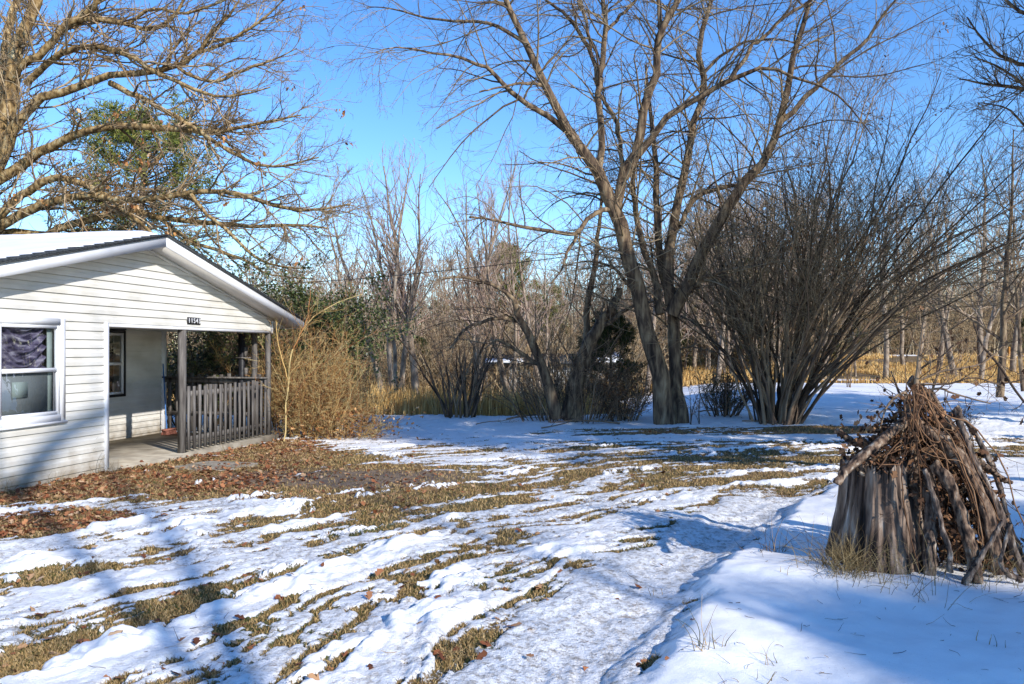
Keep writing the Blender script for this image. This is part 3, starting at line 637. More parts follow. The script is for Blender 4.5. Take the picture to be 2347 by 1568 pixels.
def crown(G, P, Rd, levels, r=rng, tipsout=None):
    """levels: list of dicts describing each generation of side branches"""
    L = plen(P); first = True
    for lv in levels:
        if lv.get('cnt') and first:   # branch count by metre of limb
            reps = np.maximum(1, (L * lv['cnt']).astype(int)); idx = np.repeat(np.arange(len(P)), reps)
            S, D, Ln, R0 = kids(P[idx], Rd[idx], np.full(len(idx), lv['len']), 1, lv.get('t0', .15), 1.0, lv['ang'], lv.get('angj', 12), 1.0, lv.get('rr', .5), lv['rmin'], r, lv.get('bias', (0, 0, 0)), lv.get('tl', .4))
        else:
            S, D, Ln, R0 = kids(P, Rd, L, lv['m'], lv.get('t0', .15), 1.0, lv['ang'], lv.get('angj', 12), lv['lr'], lv.get('rr', .6), lv['rmin'], r, lv.get('bias', (0, 0, 0)), lv.get('tl', .4))
        R0 = np.minimum(R0, lv.get('rmax', 1)); first = False
        P, Rd = grow(S, D, Ln, R0, lv.get('n', 5), lv.get('wob', .12), lv.get('trop', (0, 0, .2)), lv.get('tip', .3), r)
        L = plen(P); G.tubes(P, Rd, lv.get('k', 3))
        if tipsout is not None: tipsout.append(P)
    return P
def make_tree(name, base, label, cat, limbs, levels, tm, cm, group=None, trunk_k=10, extra=None, crown_name='crown'):
    t = empty(name, base, label, cat, group)
    G = Geo()
    for P, r_ in limbs: G.tubes(P[None], r_[None], trunk_k)
    G.build('trunk', tm, t, True, origin=base)
    G = Geo(); nmax = 16; P = np.array([resample(p, nmax) for p, _ in limbs]); Rr = np.array([np.interp(np.linspace(0, 1, nmax), np.linspace(0, 1, len(q)), q) for _, q in limbs])
    tips = []
    if extra is not None: P = P[extra]; Rr = Rr[extra]
    crown(G, P, Rr, levels, tipsout=tips); G.build(crown_name, cm, t, False, origin=base)
    return t, tips

# --- big central tree
D0 = 21.0
raw = [
 ([(1526, 990, 34), (1522, 950, 30), (1510, 860, 25), (1487, 760, 22), (1461, 660, 21), (1438, 580, 20), (1418, 510, 20), (1398, 462, 19), (1369, 387, 17), (1303, 303, 13), (1244, 190, 11), (1204, 99, 9.5), (1168, 22, 8), (1135, -60, 6), (1110, -160, 4), (1090, -260, 2)], 21, 20.0),
 ([(1310, 310, 9), (1259, 270, 8), (1179, 223, 7), (1142, 179, 6), (1106, 153, 5), (1050, 131, 4), (980, 118, 3), (905, 108, 2), (860, 120, 1.2)], 20.6, 19.0),
 ([(1208, 105, 6), (1142, 62, 5), (1069, 49, 4), (980, 42, 3), (900, 20, 2), (840, 15, 1)], 20.2, 21.5),
 ([(1372, 385, 10), (1378, 329, 9.5), (1370, 205, 8.5), (1380, 164, 8), (1385, 73, 7), (1383, 0, 6), (1380, -120, 4), (1375, -240, 2)], 20.8, 21.6),
 ([(1385, 75, 5), (1420, 38, 4.5), (1456, 0, 4), (1500, -60, 3), (1540, -140, 1.5)], 21.2, 22),
 ([(1371, 195, 7), (1354, 128, 6), (1328, 73, 5.5), (1288, 29, 4.5), (1252, 0, 3.5), (1190, -50, 2)], 21.2, 22.6),
 ([(1356, 132, 5), (1340, 37, 4.5), (1325, 0, 4), (1310, -80, 2.5)], 21.3, 21.0),
 ([(1412, 480, 14), (1430, 402, 14), (1462, 340, 13), (1475, 256, 12), (1500, 183, 11), (1507, 110, 10), (1518, 62, 9.5), (1555, 0, 7), (1590, -90, 5), (1620, -200, 3)], 20.8, 20.0),
 ([(1514, 66, 7), (1508, 0, 6), (1500, -90, 4), (1495, -190, 2)], 20.3, 20.8),
 ([(1432, 408, 11), (1482, 325, 10), (1544, 259, 9), (1617, 212, 8), (1672, 183, 7), (1752, 155, 5), (1818, 175, 4), (1909, 212, 3), (1960, 260, 2), (2010, 330, 1)], 20.7, 18.6),
 ([(1675, 182, 6), (1719, 110, 5.5), (1745, 91, 5), (1800, 36, 4.5), (1858, 0, 4), (1920, -60, 2.5)], 19.5, 19.0),
 ([(1431, 392, 7), (1423, 350, 6.5), (1409, 274, 6), (1380, 226, 4.5), (1360, 180, 3)], 20.8, 22.4),
 ([(1556, 990, 32), (1552, 930, 23), (1547, 860, 19), (1541, 760, 17), (1540, 690, 18), (1524, 640, 14), (1512, 570, 10), (1504, 475, 9), (1504, 402, 8), (1496, 329, 7), (1490, 240, 5), (1480, 150, 3)], 21.3, 22.2),
 ([(1536, 700, 15), (1533, 640, 15), (1533, 570, 14), (1544, 493, 12.5), (1562, 420, 11), (1577, 347, 10), (1588, 281, 9.5), (1606, 237, 9), (1610, 164, 8.5), (1602, 110, 7.5), (1617, 37, 6.5), (1632, 0, 6), (1650, -90, 4), (1670, -190, 2)], 21.3, 21.8),
 ([(1540, 720, 20), (1560, 680, 19), (1582, 640, 17), (1610, 570, 16), (1654, 504, 15), (1705, 424, 14), (1745, 380, 12), (1774, 321, 11), (1792, 256, 10), (1811, 175, 8.5), (1829, 91, 7.5), (1854, 0, 6), (1880, -90, 4), (1900, -200, 2)], 21.2, 20.0),
 ([(1792, 275, 8), (1860, 212, 7), (1903, 164, 6), (1980, 99, 5), (2009, 55, 4), (2042, 11, 3), (2100, -60, 2)], 20.5, 19.6),
 ([(1542, 540, 8), (1570, 490, 7), (1599, 446, 6.5), (1672, 427, 6), (1716, 405, 5), (1760, 350, 3)], 21.4, 22.5),
 ([(1512, 720, 12), (1500, 650, 10), (1478, 580, 9), (1460, 500, 8), (1449, 438, 7.5), (1455, 380, 6), (1470, 300, 4)], 21.2, 22.5),
 ([(1402, 478, 8), (1387, 482, 7), (1350, 500, 6.5), (1325, 533, 6), (1288, 533, 5.5), (1215, 522, 5), (1160, 511, 4), (1110, 500, 3), (1076, 497, 3)], 20.6, 18.9),
 ([(1325, 533, 5), (1300, 580, 4), (1285, 620, 3), (1262, 650, 1.5)], 20.1, 19.4),
 ([(1545, 700, 8), (1590, 655, 6), (1638, 625, 5), (1718, 612, 4), (1800, 600, 2)], 21.2, 19.5),
 ([(1480, 700, 7), (1440, 650, 5), (1400, 610, 4), (1340, 600, 2.5), (1290, 610, 1.5)], 21, 19.5),
 ([(1244, 195, 5), (1200, 190, 4), (1150, 200, 3), (1100, 210, 2)], 20.3, 19.5),
 ([(1610, 170, 5), (1660, 120, 4), (1720, 95, 3), (1790, 90, 2), (1850, 110, 1.2)], 21.4, 20.4),
]
limbs = [limb(a, b, c) for a, b, c in raw]
base = V3(1540, 975, D0); base[2] = tz(base[0], base[1])
lv = [dict(cnt=3.2, len=2.9, ang=48, angj=16, rr=.42, rmin=.009, rmax=.028, n=8, wob=.13, trop=(0, 0, -.35), tip=.3, k=4, t0=.22),
      dict(m=8, lr=.42, ang=42, angj=14, rr=.5, rmin=.0045, n=5, wob=.12, trop=(0, 0, -.15), tip=.5),
      dict(m=4, lr=.45, ang=38, rr=.7, rmin=.0034, n=4, wob=.1, trop=(0, 0, 0), tip=.7)]
limbs = [(p_, q_ * .83) for p_, q_ in limbs]
make_tree('bare_tree', base, 'tallest bare tree with several leaning grey trunks in the middle of the yard', 'tree', limbs, lv, M['bark_main'], M['twig_main'], trunk_k=12)

# --- big oak on the left, behind the house
raw = [
 ([(-75, 1000, 30), (-72, 820, 24), (-66, 700, 23), (-60, 600, 22), (-45, 500, 20), (-20, 400, 19), (8, 300, 18), (22, 237, 17), (29, 164, 15), (47, 91, 13), (73, 29, 12), (95, -40, 9), (120, -150, 6), (150, -260, 3)], 23.5, 23.0),
 ([(-28, 430, 14), (0, 387, 13), (22, 329, 12), (37, 285, 11), (73, 241, 10), (110, 219, 9.5), (164, 201, 8.5), (219, 186, 8), (292, 168, 7), (347, 164, 6.5), (402, 150, 6), (456, 120, 5), (482, 80, 4), (522, 37, 3), (548, 0, 2)], 23.2, 21.5),
 ([(-50, 470, 13), (0, 405, 12), (73, 365, 11), (110, 340, 10), (164, 310, 9), (219, 296, 8), (292, 288, 7.5), (365, 292, 7), (456, 299, 6), (511, 303, 5), (548, 292, 4), (620, 278, 3), (690, 262, 1.5)], 23.4, 21.0),
 ([(252, 190, 7), (310, 219, 6), (365, 248, 5.5), (420, 278, 5), (456, 299, 4), (500, 330, 3), (560, 350, 1.5)], 22.3, 21),
 ([(-60, 570, 13), (0, 519, 11), (73, 482, 10), (146, 456, 9), (219, 446, 8), (274, 460, 7.5), (365, 453, 7), (438, 442, 6), (511, 438, 5.5), (584, 456, 5), (657, 478, 4), (730, 482, 3), (803, 467, 1.5)], 23.4, 20.5),
 ([(-62, 560, 12), (0, 537, 10), (110, 537, 9), (146, 515, 8.5), (219, 497, 8), (292, 482, 7), (365, 500, 6), (475, 508, 5.5), (584, 519, 4.5), (676, 515, 3.5), (749, 522, 2)], 23.8, 22.5),
 ([(-55, 530, 12), (0, 493, 10), (47, 449, 9), (73, 431, 9), (117, 405, 8), (164, 413, 7), (237, 442, 6), (292, 486, 5), (350, 540, 3)], 23.4, 22.0),
 ([(-15, 280, 11), (0, 190, 10), (15, 110, 9), (22, 55, 8.5), (40, 0, 8), (60, -80, 5)], 23.6, 24.5),
 ([(28, 180, 9), (55, 146, 9), (110, 110, 8), (146, 66, 7.5), (205, 22, 7), (226, 0, 6), (270, -60, 4)], 23, 22),
 ([(60, 190, 8), (91, 157, 7.5), (139, 120, 7), (201, 106, 6.5), (274, 120, 6), (329, 146, 5.5), (365, 172, 5), (420, 194, 4.5), (493, 219, 3.5), (548, 219, 2.5), (620, 200, 1.5)], 23.1, 20.6),
 ([(130, 82, 6), (153, 62, 6), (205, 44, 5.5), (292, 55, 5), (347, 66, 4.5), (387, 47, 4), (420, 0, 3), (450, -60, 2)], 22.6, 22.0),
 ([(438, 446, 4.5), (475, 490, 4), (511, 519, 4), (566, 572, 3.5), (620, 605, 2.5), (700, 615, 1.5)], 21.6, 20.4),
 ([(365, 500, 4.5), (430, 548, 4), (500, 575, 4), (570, 600, 3), (620, 630, 2), (720, 640, 1.2)], 23.0, 21.5),
 ([(402, 150, 4), (440, 175, 4), (500, 185, 3.5), (560, 160, 3), (620, 140, 2), (680, 110, 1)], 22, 21),
 ([(292, 55, 4), (350, 20, 3.5), (420, 30, 3), (490, 10, 2.5), (560, -20, 1.5)], 22.2, 21),
 ([(456, 299, 4.5), (520, 345, 4), (590, 375, 3.5), (650, 380, 2.5), (730, 360, 1.5)], 21.4, 20.4),
 ([(456, 120, 4), (520, 95, 3.5), (580, 60, 3), (630, 20, 2), (660, -10, 1)], 21.8, 21),
 ([(-62, 640, 9), (-100, 560, 8), (-160, 480, 6), (-220, 400, 4)], 23.5, 24.5),
]
limbs = [limb(a, b, c) for a, b, c in raw]
base = V3(-74, 860, 23.5); base[2] = tz(base[0], base[1])
limbs = [(p_, q_ * 1.02) for p_, q_ in limbs]
lv = [dict(cnt=3.4, len=2.3, ang=44, angj=15, rr=.5, rmin=.011, rmax=.035, n=8, wob=.17, trop=(.25, 0, .10), tip=.35, k=4, t0=.15),
      dict(m=8, lr=.48, ang=42, angj=14, rr=.6, rmin=.006, n=6, wob=.17, trop=(.15, 0, .25), tip=.45),
      dict(m=5, lr=.42, ang=38, rr=.7, rmin=.0045, n=4, wob=.14, trop=(0, 0, .25), tip=.6)]
oak, tips = make_tree('oak_tree', base, 'large bare oak with a few brown leaf clusters spreading over the house roof', 'oak tree', limbs, lv, M['bark_oak'], M['twig_oak'], trunk_k=12)
T = np.concatenate([t[:, -1] for t in tips[-2:]]); vx = (T[:, 0] / T[:, 1] * FPX + 512) / .43648; vy = (350 - (T[:, 2] - EYE) / T[:, 1] * FPX) / .43648
w_ = np.exp(-(((vx - 250) / 80) ** 2 + ((vy - 290) / 110) ** 2)) + .02; k = rng.random(len(T)) < w_ * .06
c = np.repeat(T[k], 6, 0); P = c + rng.normal(0, .09, c.shape); V, t = leafquads(P, rng.uniform(.08, .15, len(P)), flat=.5, droop=True); G = Geo(); G.add(V, t)
G.build('dry_leaves', M['deadleaf'], oak, origin=base)

# --- needle crowns
def needle_clumps(G, C, rad, n, ln, r=rng):
    """n blades round every centre, pointing outwards"""
    N = len(C); d = r.normal(0, 1, (N, n, 3)); d[..., 2] += .5; d /= np.linalg.norm(d, axis=2, keepdims=True)
    P = C[:, None] + d * (rad * r.uniform(.1, .9, (N, n)))[..., None]; L = ln * r.uniform(.6, 1.3, (N, n, 1)); tip = P + d * L
    w = np.cross(d, r.normal(0, 1, d.shape)); w /= np.linalg.norm(w, axis=2, keepdims=True) + 1e-9; w *= L * .13
    V = np.stack([P - w, P + w, tip], 2).reshape(-1, 3); G.add(V, np.arange(len(V)).reshape(-1, 3))
def pine(name, base, height, label, group=None, crown_from=.35, width=.28, seed=1, m='needle', dens=1.0, cone=False):
    r = np.random.default_rng(seed); t = empty(name, base, label, 'pine tree' if m == 'needle' else 'cedar tree', group)
    n = 12; z = np.linspace(0, 1, n); P = np.stack([np.cumsum(r.normal(0, .012 * height / n * 2, n)), np.cumsum(r.normal(0, .012 * height / n * 2, n)), z * height * .97], 1) + base; P[0] = base
    P[0, 2] -= .25
    Rr = np.linspace(.022 * height, .004 * height, n); G = Geo(); G.tubes(P[None], Rr[None], 8)
    nb = int(60 * dens); tt = crown_from + (1 - crown_from) * r.random(nb) ** .85; i = tt * (n - 1); S = np.stack([np.interp(i, np.arange(n), P[:, k]) for k in range(3)], 1)
    az = r.uniform(0, 2 * np.pi, nb); q = (tt - crown_from) / (1 - crown_from)
    prof_ = (1 - q) ** .8 + .08 if cone else np.sin(np.clip(q * .85 + .15, 0, 1) * np.pi) ** .6
    L = width * height * prof_ * r.uniform(.55, 1.1, nb)
    Dv = np.stack([np.cos(az), np.sin(az), r.normal(.25, .15, nb)], 1); B, Rb = grow(S, Dv, L, np.clip(.006 * height * (1 - .6 * q), .01, None), 7, .12, (0, 0, .35), .25, r); G.tubes(B, Rb, 4)
    S2, D2, L2, R2 = kids(B, Rb, L, 5, .3, 1, 45, 15, .45, .5, .006, r); B2, Rb2 = grow(S2, D2, L2, R2, 4, .12, (0, 0, .4), .5, r); G.tubes(B2, Rb2, 3)
    G.build('trunk', M['bark_main'], t, True, origin=base)
    C = np.concatenate([B[:, 3:].reshape(-1, 3), B2[:, 1:].reshape(-1, 3)]); C = C[r.random(len(C)) < (.85 if name == 'shade_pine' else .6)]; G = Geo()
    needle_clumps(G, C, .022 * height + .05, int(30 * dens), .011 * height + .05, r); G.build('crown', M[m], t, origin=base)
    return t
def gpt(vx, d):
    x = (vx * .43648 - 512) * d / FPX; return np.array([x, d, tz(x, d)])
def ht(vy, d, zb): return EYE - (vy * .43648 - 350) * d / FPX - zb      # height that tops out at vy
b = gpt(330, 36); pine('pine_tree', b, ht(262, 36, b[2]), 'green pine standing behind the oak above the house roof', crown_from=.42, width=.31, seed=3, dens=1.25)
b = gpt(1158, 52); pine('pine_tree', b, ht(556, 52, b[2]), 'pine with a rounded dark top behind the leaning thicket', crown_from=.45, width=.2, seed=5)
for k, (vx, d, top) in enumerate([(1228, 56, 640), (1265, 58, 652), (700, 60, 690), (790, 62, 700), (1100, 60, 700), (1630, 62, 560), (1705, 58, 590), (1000, 62, 690), (2090, 88, 690), (1860, 80, 660), (2310, 92, 690), (2200, 95, 705), (2335, 90, 700)]):
    b = gpt(vx, d); pine('pine_tree', b, ht(top, d, b[2]), 'dark pine standing in the far woodland edge', 'pines in the woodland edge', crown_from=.15, width=.26, seed=20 + k, dens=.8)
b = gpt(1400, 23.5); pine('cedar_tree', b, ht(715, 23.5, b[2]), 'dark cedar growing between the thicket and the tallest tree', crown_from=.03, width=.36, seed=9, m='cedar', dens=1.3)
for k, (vx, d, top) in enumerate([(960, 46, 770), (900, 50, 740), (700, 44, 700), (830, 48, 760), (1960, 84, 730), (2040, 86, 735), (2120, 88, 735), (2270, 92, 728), (2345, 84, 730), (1720, 60, 740), (1900, 66, 745), (1150, 52, 790), (1300, 55, 740), (1560, 57, 740)]):
    b = gpt(vx, d); pine('cedar_tree', b, ht(top, d, b[2]), 'low green cedar at the foot of the far woodland', 'cedars along the woodland foot', crown_from=.03, width=.42, seed=50 + k, m='cedar', dens=.9, cone=True)

# --- generic bare trees
def bare_variant(seed, height=10, stems=1, spread=.35, twm='twig_tan', bm='bark_pale', k=6, dense=1.0, rad=.016, name='bare_tree', label='x', cat='tree', group=None, base=(0, 0, 0), up=.5, rmin=.012, fork=.3, lean=0.05):
    r = np.random.default_rng(seed); base = np.array(base, float); t = empty(name, base, label, cat, group)
    S = np.repeat(base[None], stems, 0) + np.c_[r.normal(0, .12 * (stems > 1), (stems, 2)), np.full(stems, -.15)]
    az = r.uniform(0, 2 * np.pi, stems); D = np.c_[np.cos(az) * (lean if stems == 1 else .16), np.sin(az) * (lean if stems == 1 else .16), np.ones(stems)]
    L = height * r.uniform(.78, 1.0, stems); L[0] = height; R0 = height * rad * r.uniform(.7, 1, stems)
    P, Rd = grow(S, D, L, R0, 12, .06, (0, 0, .25), .12, r); G = Geo(); G.tubes(P, Rd, k)
    m = int(11 * dense); S, D, Ln, Rk = kids(P, Rd, L, m, fork, .97, 40, 10, spread, .5, rmin, r, taperlen=.55); B, Rb = grow(S, D, Ln, np.minimum(Rk, height * .008), 8, .09, (0, 0, up), .25, r); G.tubes(B, Rb, 4)
    G.build('trunk', M[bm], t, True, origin=base)
    G = Geo(); crown(G, B, Rb, [dict(m=5, lr=.48, ang=38, rr=.55, rmin=rmin * .7, n=5, wob=.12, trop=(0, 0, up * .7), tip=.5), dict(m=4, lr=.5, ang=36, rr=.7, rmin=rmin * .5, n=4, wob=.12, trop=(0, 0, up * .5), tip=.6)], r)
    G.build('crown', M[twm], t, origin=base)
    return t
def put(seed, vx, d, top, label, **kw):
    b = gpt(vx, d); return bare_variant(seed, ht(top, d, b[2]), base=b, label=label, **kw)
put(101, 908, 33, 345, 'pale bare tree with forked trunk left of the golden field', twm='twig_pink', rmin=.011, spread=.32, stems=3, up=.75, dense=1.7, rad=.014)
put(102, 948, 33.5, 335, 'pale straight bare tree beside the forked pale tree', twm='twig_pink', rmin=.011, spread=.30, up=.8, dense=2.3, rad=.019, fork=.25)
put(103, 880, 36, 420, 'thin pale tree behind the forked pale tree', twm='twig_pale', rmin=.010, spread=.34, up=.6)
put(104, 1098, 36, 350, 'tall slender tree with pinkish twigs behind the dark shrub', twm='twig_pink', rmin=.011, spread=.30, up=.85, dense=1.8, rad=.013, stems=3)
put(105, 1172, 34, 355, 'slender tree with pinkish crown in front of the shed', twm='twig_pink', rmin=.011, spread=.28, up=.85, dense=1.8, rad=.013, stems=3, fork=.2)
put(106, 1240, 38, 400, 'slender pinkish tree rising behind the leaning thicket', twm='twig_pink', rmin=.011, spread=.3, up=.8, rad=.012, dense=1.9, stems=2)
put(107, 800, 40, 440, 'bare grey tree behind the orange brush', twm='twig_pale', rmin=.012, spread=.36, up=.5)
put(108, 2245, 44, 480, 'grey bare tree with crooked limbs in the meadow at far right', twm='twig_pale', bm='bark_pale', rmin=.012, spread=.42, up=.3, rad=.024, dense=1.2)
put(109, 2028, 46, 430, 'straight grey tree standing at the snow edge of the meadow', twm='twig_pale', rmin=.013, spread=.38, up=.4, rad=.019)
put(110, 2105, 50, 410, 'grey tree behind the stick pile in the meadow', twm='twig_pale', rmin=.013, spread=.38, up=.4, rad=.017)
put(111, 2290, 30, 300, 'bare tree with curving limbs near the right edge', twm='twig_main', bm='bark_main', rmin=.009, spread=.45, up=.3, rad=.016, dense=1.3, fork=.2)
put(112, 1640, 40, 330, 'grey bare tree seen through the right fork of the tallest tree', twm='twig_pale', rmin=.011, spread=.4, up=.5, dense=1.3)
put(113, 1480, 42, 360, 'grey bare tree seen through the trunks of the tallest tree', twm='twig_pale', rmin=.011, spread=.4, up=.5, dense=1.3)
for k_, (vx_, d_, t_) in enumerate([(2190, 48, 380), (2250, 60, 330), (2320, 52, 300), (2150, 58, 430), (2070, 62, 400), (2380, 44, 340), (1830, 62, 470), (1920, 70, 450)]):
    put(160 + k_, vx_, d_, t_, 'grey bare tree among the trees of the meadow at right', group='bare trees in the meadow', twm='twig_pale' if k_ % 2 else 'twig_tan', rmin=.013, spread=.42, up=.35, dense=1.7, rad=.017, fork=.2)
put(114, 1960, 52, 640, 'thin bare tree at the left end of the meadow', twm='twig_pale', rmin=.013, spread=.4, up=.4)
put(115, 2345, 34, 420, 'bare tree cut by the right edge of the picture', twm='twig_main', bm='bark_main', rmin=.009, spread=.42, up=.3, rad=.015, dense=1.2)
# an overhanging tree just outside the right edge
raw = [([(2620, 900, 24), (2600, 600, 20), (2580, 350, 16), (2560, 150, 13), (2530, -60, 9), (2500, -250, 4)], 14.5, 14.5),
 ([(2575, 320, 9), (2480, 270, 7), (2346, 205, 4.5), (2270, 195, 3), (2200, 180, 1.5)], 14.5, 13.5), ([(2565, 200, 9), (2460, 150, 7), (2346, 150, 4.5), (2270, 110, 3), (2215, 40, 1.5)], 14.5, 14.0),
 ([(2550, 80, 8), (2450, 40, 6), (2346, 30, 4), (2290, -20, 3), (2250, -60, 2)], 14.5, 14.8), ([(2590, 450, 8), (2480, 380, 6), (2380, 320, 3.5), (2310, 250, 2), (2240, 235, 1)], 14.5, 13.6), ([(2480, 270, 5), (2400, 235, 4), (2300, 160, 2.5), (2230, 130, 1.2)], 14.3, 13.2)]
b = V3(2622, 950, 14.5); b[2] = tz(b[0], b[1])
make_tree('bare_tree', b, 'tree outside the right edge whose reddish budding twigs reach in at the top', 'tree', [limb(*q) for q in raw], [dict(cnt=5, len=1.0, ang=42, angj=12, rr=.45, rmin=.005, rmax=.02, n=6, wob=.1, trop=(-.1, 0, .35), tip=.4, t0=.25), dict(m=5, lr=.45, ang=38, rr=.6, rmin=.0035, n=5, wob=.1, trop=(0, 0, .25), tip=.6), dict(m=3, lr=.4, ang=36, rr=.8, rmin=.0035, n=3, tip=.9)], M['bark_main'], M['twig_main'])
# --- far woodland, shared variants
G_ = 'bare trees of the far woodland'; LB = 'bare tan tree standing in the dense far woodland'
protos = [bare_variant(200 + k, 10, base=(0, 0, 0), label=LB, group=G_, twm=['twig_tan', 'twig_pale', 'twig_tan', 'twig_pink', 'twig_tan', 'twig_pale'][k], rmin=.019, spread=.4, up=.4, dense=1.5, fork=.12, rad=.012, k=5) for k in range(6)]
spots = []
for row, (d0, d1, n, t0, t1) in enumerate([(48, 56, 62, 600, 710), (58, 66, 66, 560, 660), (68, 80, 60, 560, 650)]):
    for k in range(n):
        vx = 560 + (1900 - 560) * (k + random.random()) / n; d = random.uniform(d0, d1); top = random.uniform(t0, t1)
        if vx > 1480: top -= random.uniform(40, 190)
        spots.append((vx, d, top))
for k in range(60):
    vx = 1560 + 900 * (k + random.random()) / 60; d = random.uniform(86, 104); spots.append((vx, d, random.uniform(430, 620) if vx < 2180 else random.uniform(480, 660)))
for k, (vx, d, top) in enumerate(spots):
    o = protos[k] if k < 6 else copy_tree(protos[k % 6]); b = gpt(vx, d); h_ = ht(top, d, b[2]); o.location = b; o.rotation_euler = (0, 0, random.uniform(0, 6.28)); o.scale = (h_ / 10 * random.uniform(1.1, 1.5),) * 2 + (h_ / 10,)

# --- brush masses
def stems_bush(G, C, n, spread, hr, r0, lv, r, up=.3, tilt=(0, 0), k=4, wob=.1, fan=.5, tip=.25, npt=8, trop=(0, 0, 0)):
    N = n; a = r.uniform(0, 2 * np.pi, N); q = np.sqrt(r.random(N)); S = np.c_[C[0] + spread[0] * q * np.cos(a), C[1] + spread[1] * q * np.sin(a), np.zeros(N)]; S[:, 2] = terrain(S[:, 0], S[:, 1]) - .08
    D = np.c_[np.cos(a) * q * fan + tilt[0] + r.normal(0, .12, N), np.sin(a) * q * fan + tilt[1] + r.normal(0, .12, N), np.ones(N)]
    L = r.uniform(hr[0], hr[1], N); P, Rd = grow(S, D, L, r0 * r.uniform(.5, 1, N), npt, wob, trop, tip, r); G.tubes(P, Rd, k); T = []
    crown(G, P, Rd, lv, r, T); return P, Rd, T
# large multi-stem shrub on the right
b = gpt(1772, 21.0); t = empty('tall_shrub', b, 'huge many-stemmed bare shrub fanning out right of the tallest tree', 'shrub')
G = Geo(); r = np.random.default_rng(31); N = 86; th = np.r_[r.uniform(-28, 12, 34), r.uniform(3, 48, 52)]; S = np.c_[b[0] + th / 52 * .55 + r.normal(0, .18, N), b[1] + r.uniform(-.55, .55, N), np.full(N, b[2] - .1)]
D = np.c_[np.sin(np.radians(th * .55)), r.normal(0, .16, N), np.cos(np.radians(th * .55))]; L = r.uniform(5.4, 8.6, N) * np.where(th > 20, 1.25, .92); L[:6] *= .7
P, Rd = grow(S, D, L, r.uniform(.018, .055, N), 12, .125, (0, 0, .12), .2, r)
sg = np.sin(np.radians(th))[:, None, None] * np.linspace(0, 1, 12)[None, :, None] ** 1.8 * L[:, None, None] * .36; P = P + sg * np.array([1, 0, -.28]); G.tubes(P, Rd, 6); G.build('trunk', M['bark_shrub'], t, True, origin=b)
G = Geo(); T = []
crown(G, P, Rd, [dict(m=11, lr=.36, ang=34, angj=16, rr=.5, rmin=.006, n=7, wob=.16, trop=(.1, 0, .25), tip=.4, t0=.3), dict(m=6, lr=.45, ang=34, rr=.6, rmin=.0045, n=4, wob=.12, trop=(0, 0, .1), tip=.6), dict(m=3, lr=.5, ang=36, rr=.7, rmin=.004, n=3, wob=.1, tip=.7)], r, T); G.build('crown', M['twig_main'], t, origin=b)
C = T[1][r.random(len(T[1])) < .03][:, -1]; C = np.repeat(C, 7, 0) + r.normal(0, .08, (len(C) * 7, 3)); V, f_ = leafquads(C, r.uniform(.04, .09, len(C)), r, .6, True); G = Geo(); G.add(V, f_); G.build('dry_leaves', M['litter'], t, origin=b)
# dark clump of stems left
b = gpt(1052, 23.5); t = empty('dark_shrub', b, 'dark upright multi-stemmed shrub standing before the golden grass', 'shrub'); G = Geo()
lvb = [dict(m=6, lr=.35, ang=32, rr=.5, rmin=.007, n=5, wob=.12, trop=(0, 0, .2), tip=.4, t0=.25), dict(m=4, lr=.5, ang=36, rr=.6, rmin=.005, n=4, wob=.12, tip=.6)]
stems_bush(G, b, 24, (.45, .4), (2.2, 3.6), .045, lvb, r, fan=.26); G.build('stems', M['bark_shrub'], t, True, origin=b)
# leaning thicket with curved trunks
b = gpt(1300, 21.8); t = empty('thicket', b, 'dark tangled thicket with two curved leaning trunks left of the cedar', 'thicket')
lm = [limb(a, d0, d1) for a, d0, d1 in [
 ([(1278, 955, 17), (1262, 900, 13), (1240, 840, 11), (1215, 770, 9.5), (1185, 730, 8), (1175, 680, 6), (1120, 650, 4), (1060, 635, 3), (1010, 640, 2)], 21.4, 20.0),
 ([(1184, 735, 5), (1150, 728, 4.5), (1100, 738, 4), (1060, 760, 3), (1030, 800, 2)], 20.9, 19.6),
 ([(1310, 960, 24), (1322, 880, 20), (1345, 800, 16), (1370, 750, 13), (1400, 715, 11), (1420, 660, 7)], 21.9, 21.6),
 ([(1330, 850, 9), (1345, 760, 8), (1345, 700, 7), (1365, 600, 6), (1372, 520, 4.5), (1378, 440, 3), (1385, 380, 1.5)], 22, 22.6),
 ([(1370, 752, 6), (1400, 735, 5), (1450, 700, 4), (1500, 690, 2)], 21.8, 21),
 ([(1240, 840, 6), (1180, 800, 4), (1140, 780, 3), (1110, 800, 1.5)], 21.2, 20.3)]]
G = Geo()
for P, q in lm: G.tubes(P[None], q[None], 9)
G.build('trunk', M['bark_main'], t, True, origin=b); G = Geo()
P = np.array([p for p, _ in lm]); Q = np.array([q for _, q in lm])
crown(G, P, Q, [dict(cnt=3.2, len=1.9, ang=50, angj=16, rr=.4, rmin=.008, rmax=.025, n=7, wob=.16, trop=(0, 0, -.1), k=3, t0=.2), dict(m=5, lr=.45, ang=42, rr=.6, rmin=.005, n=5, wob=.14, tip=.6), dict(m=3, lr=.5, ang=40, rr=.7, rmin=.004, n=3, wob=.1, tip=.7)], r)
stems_bush(G, b + np.array([.1, .2, 0]), 100, (1.3, .8), (1.0, 2.8), .018, lvb, r, fan=.5); G.build('crown', M['bark_shrub'], t, origin=b)
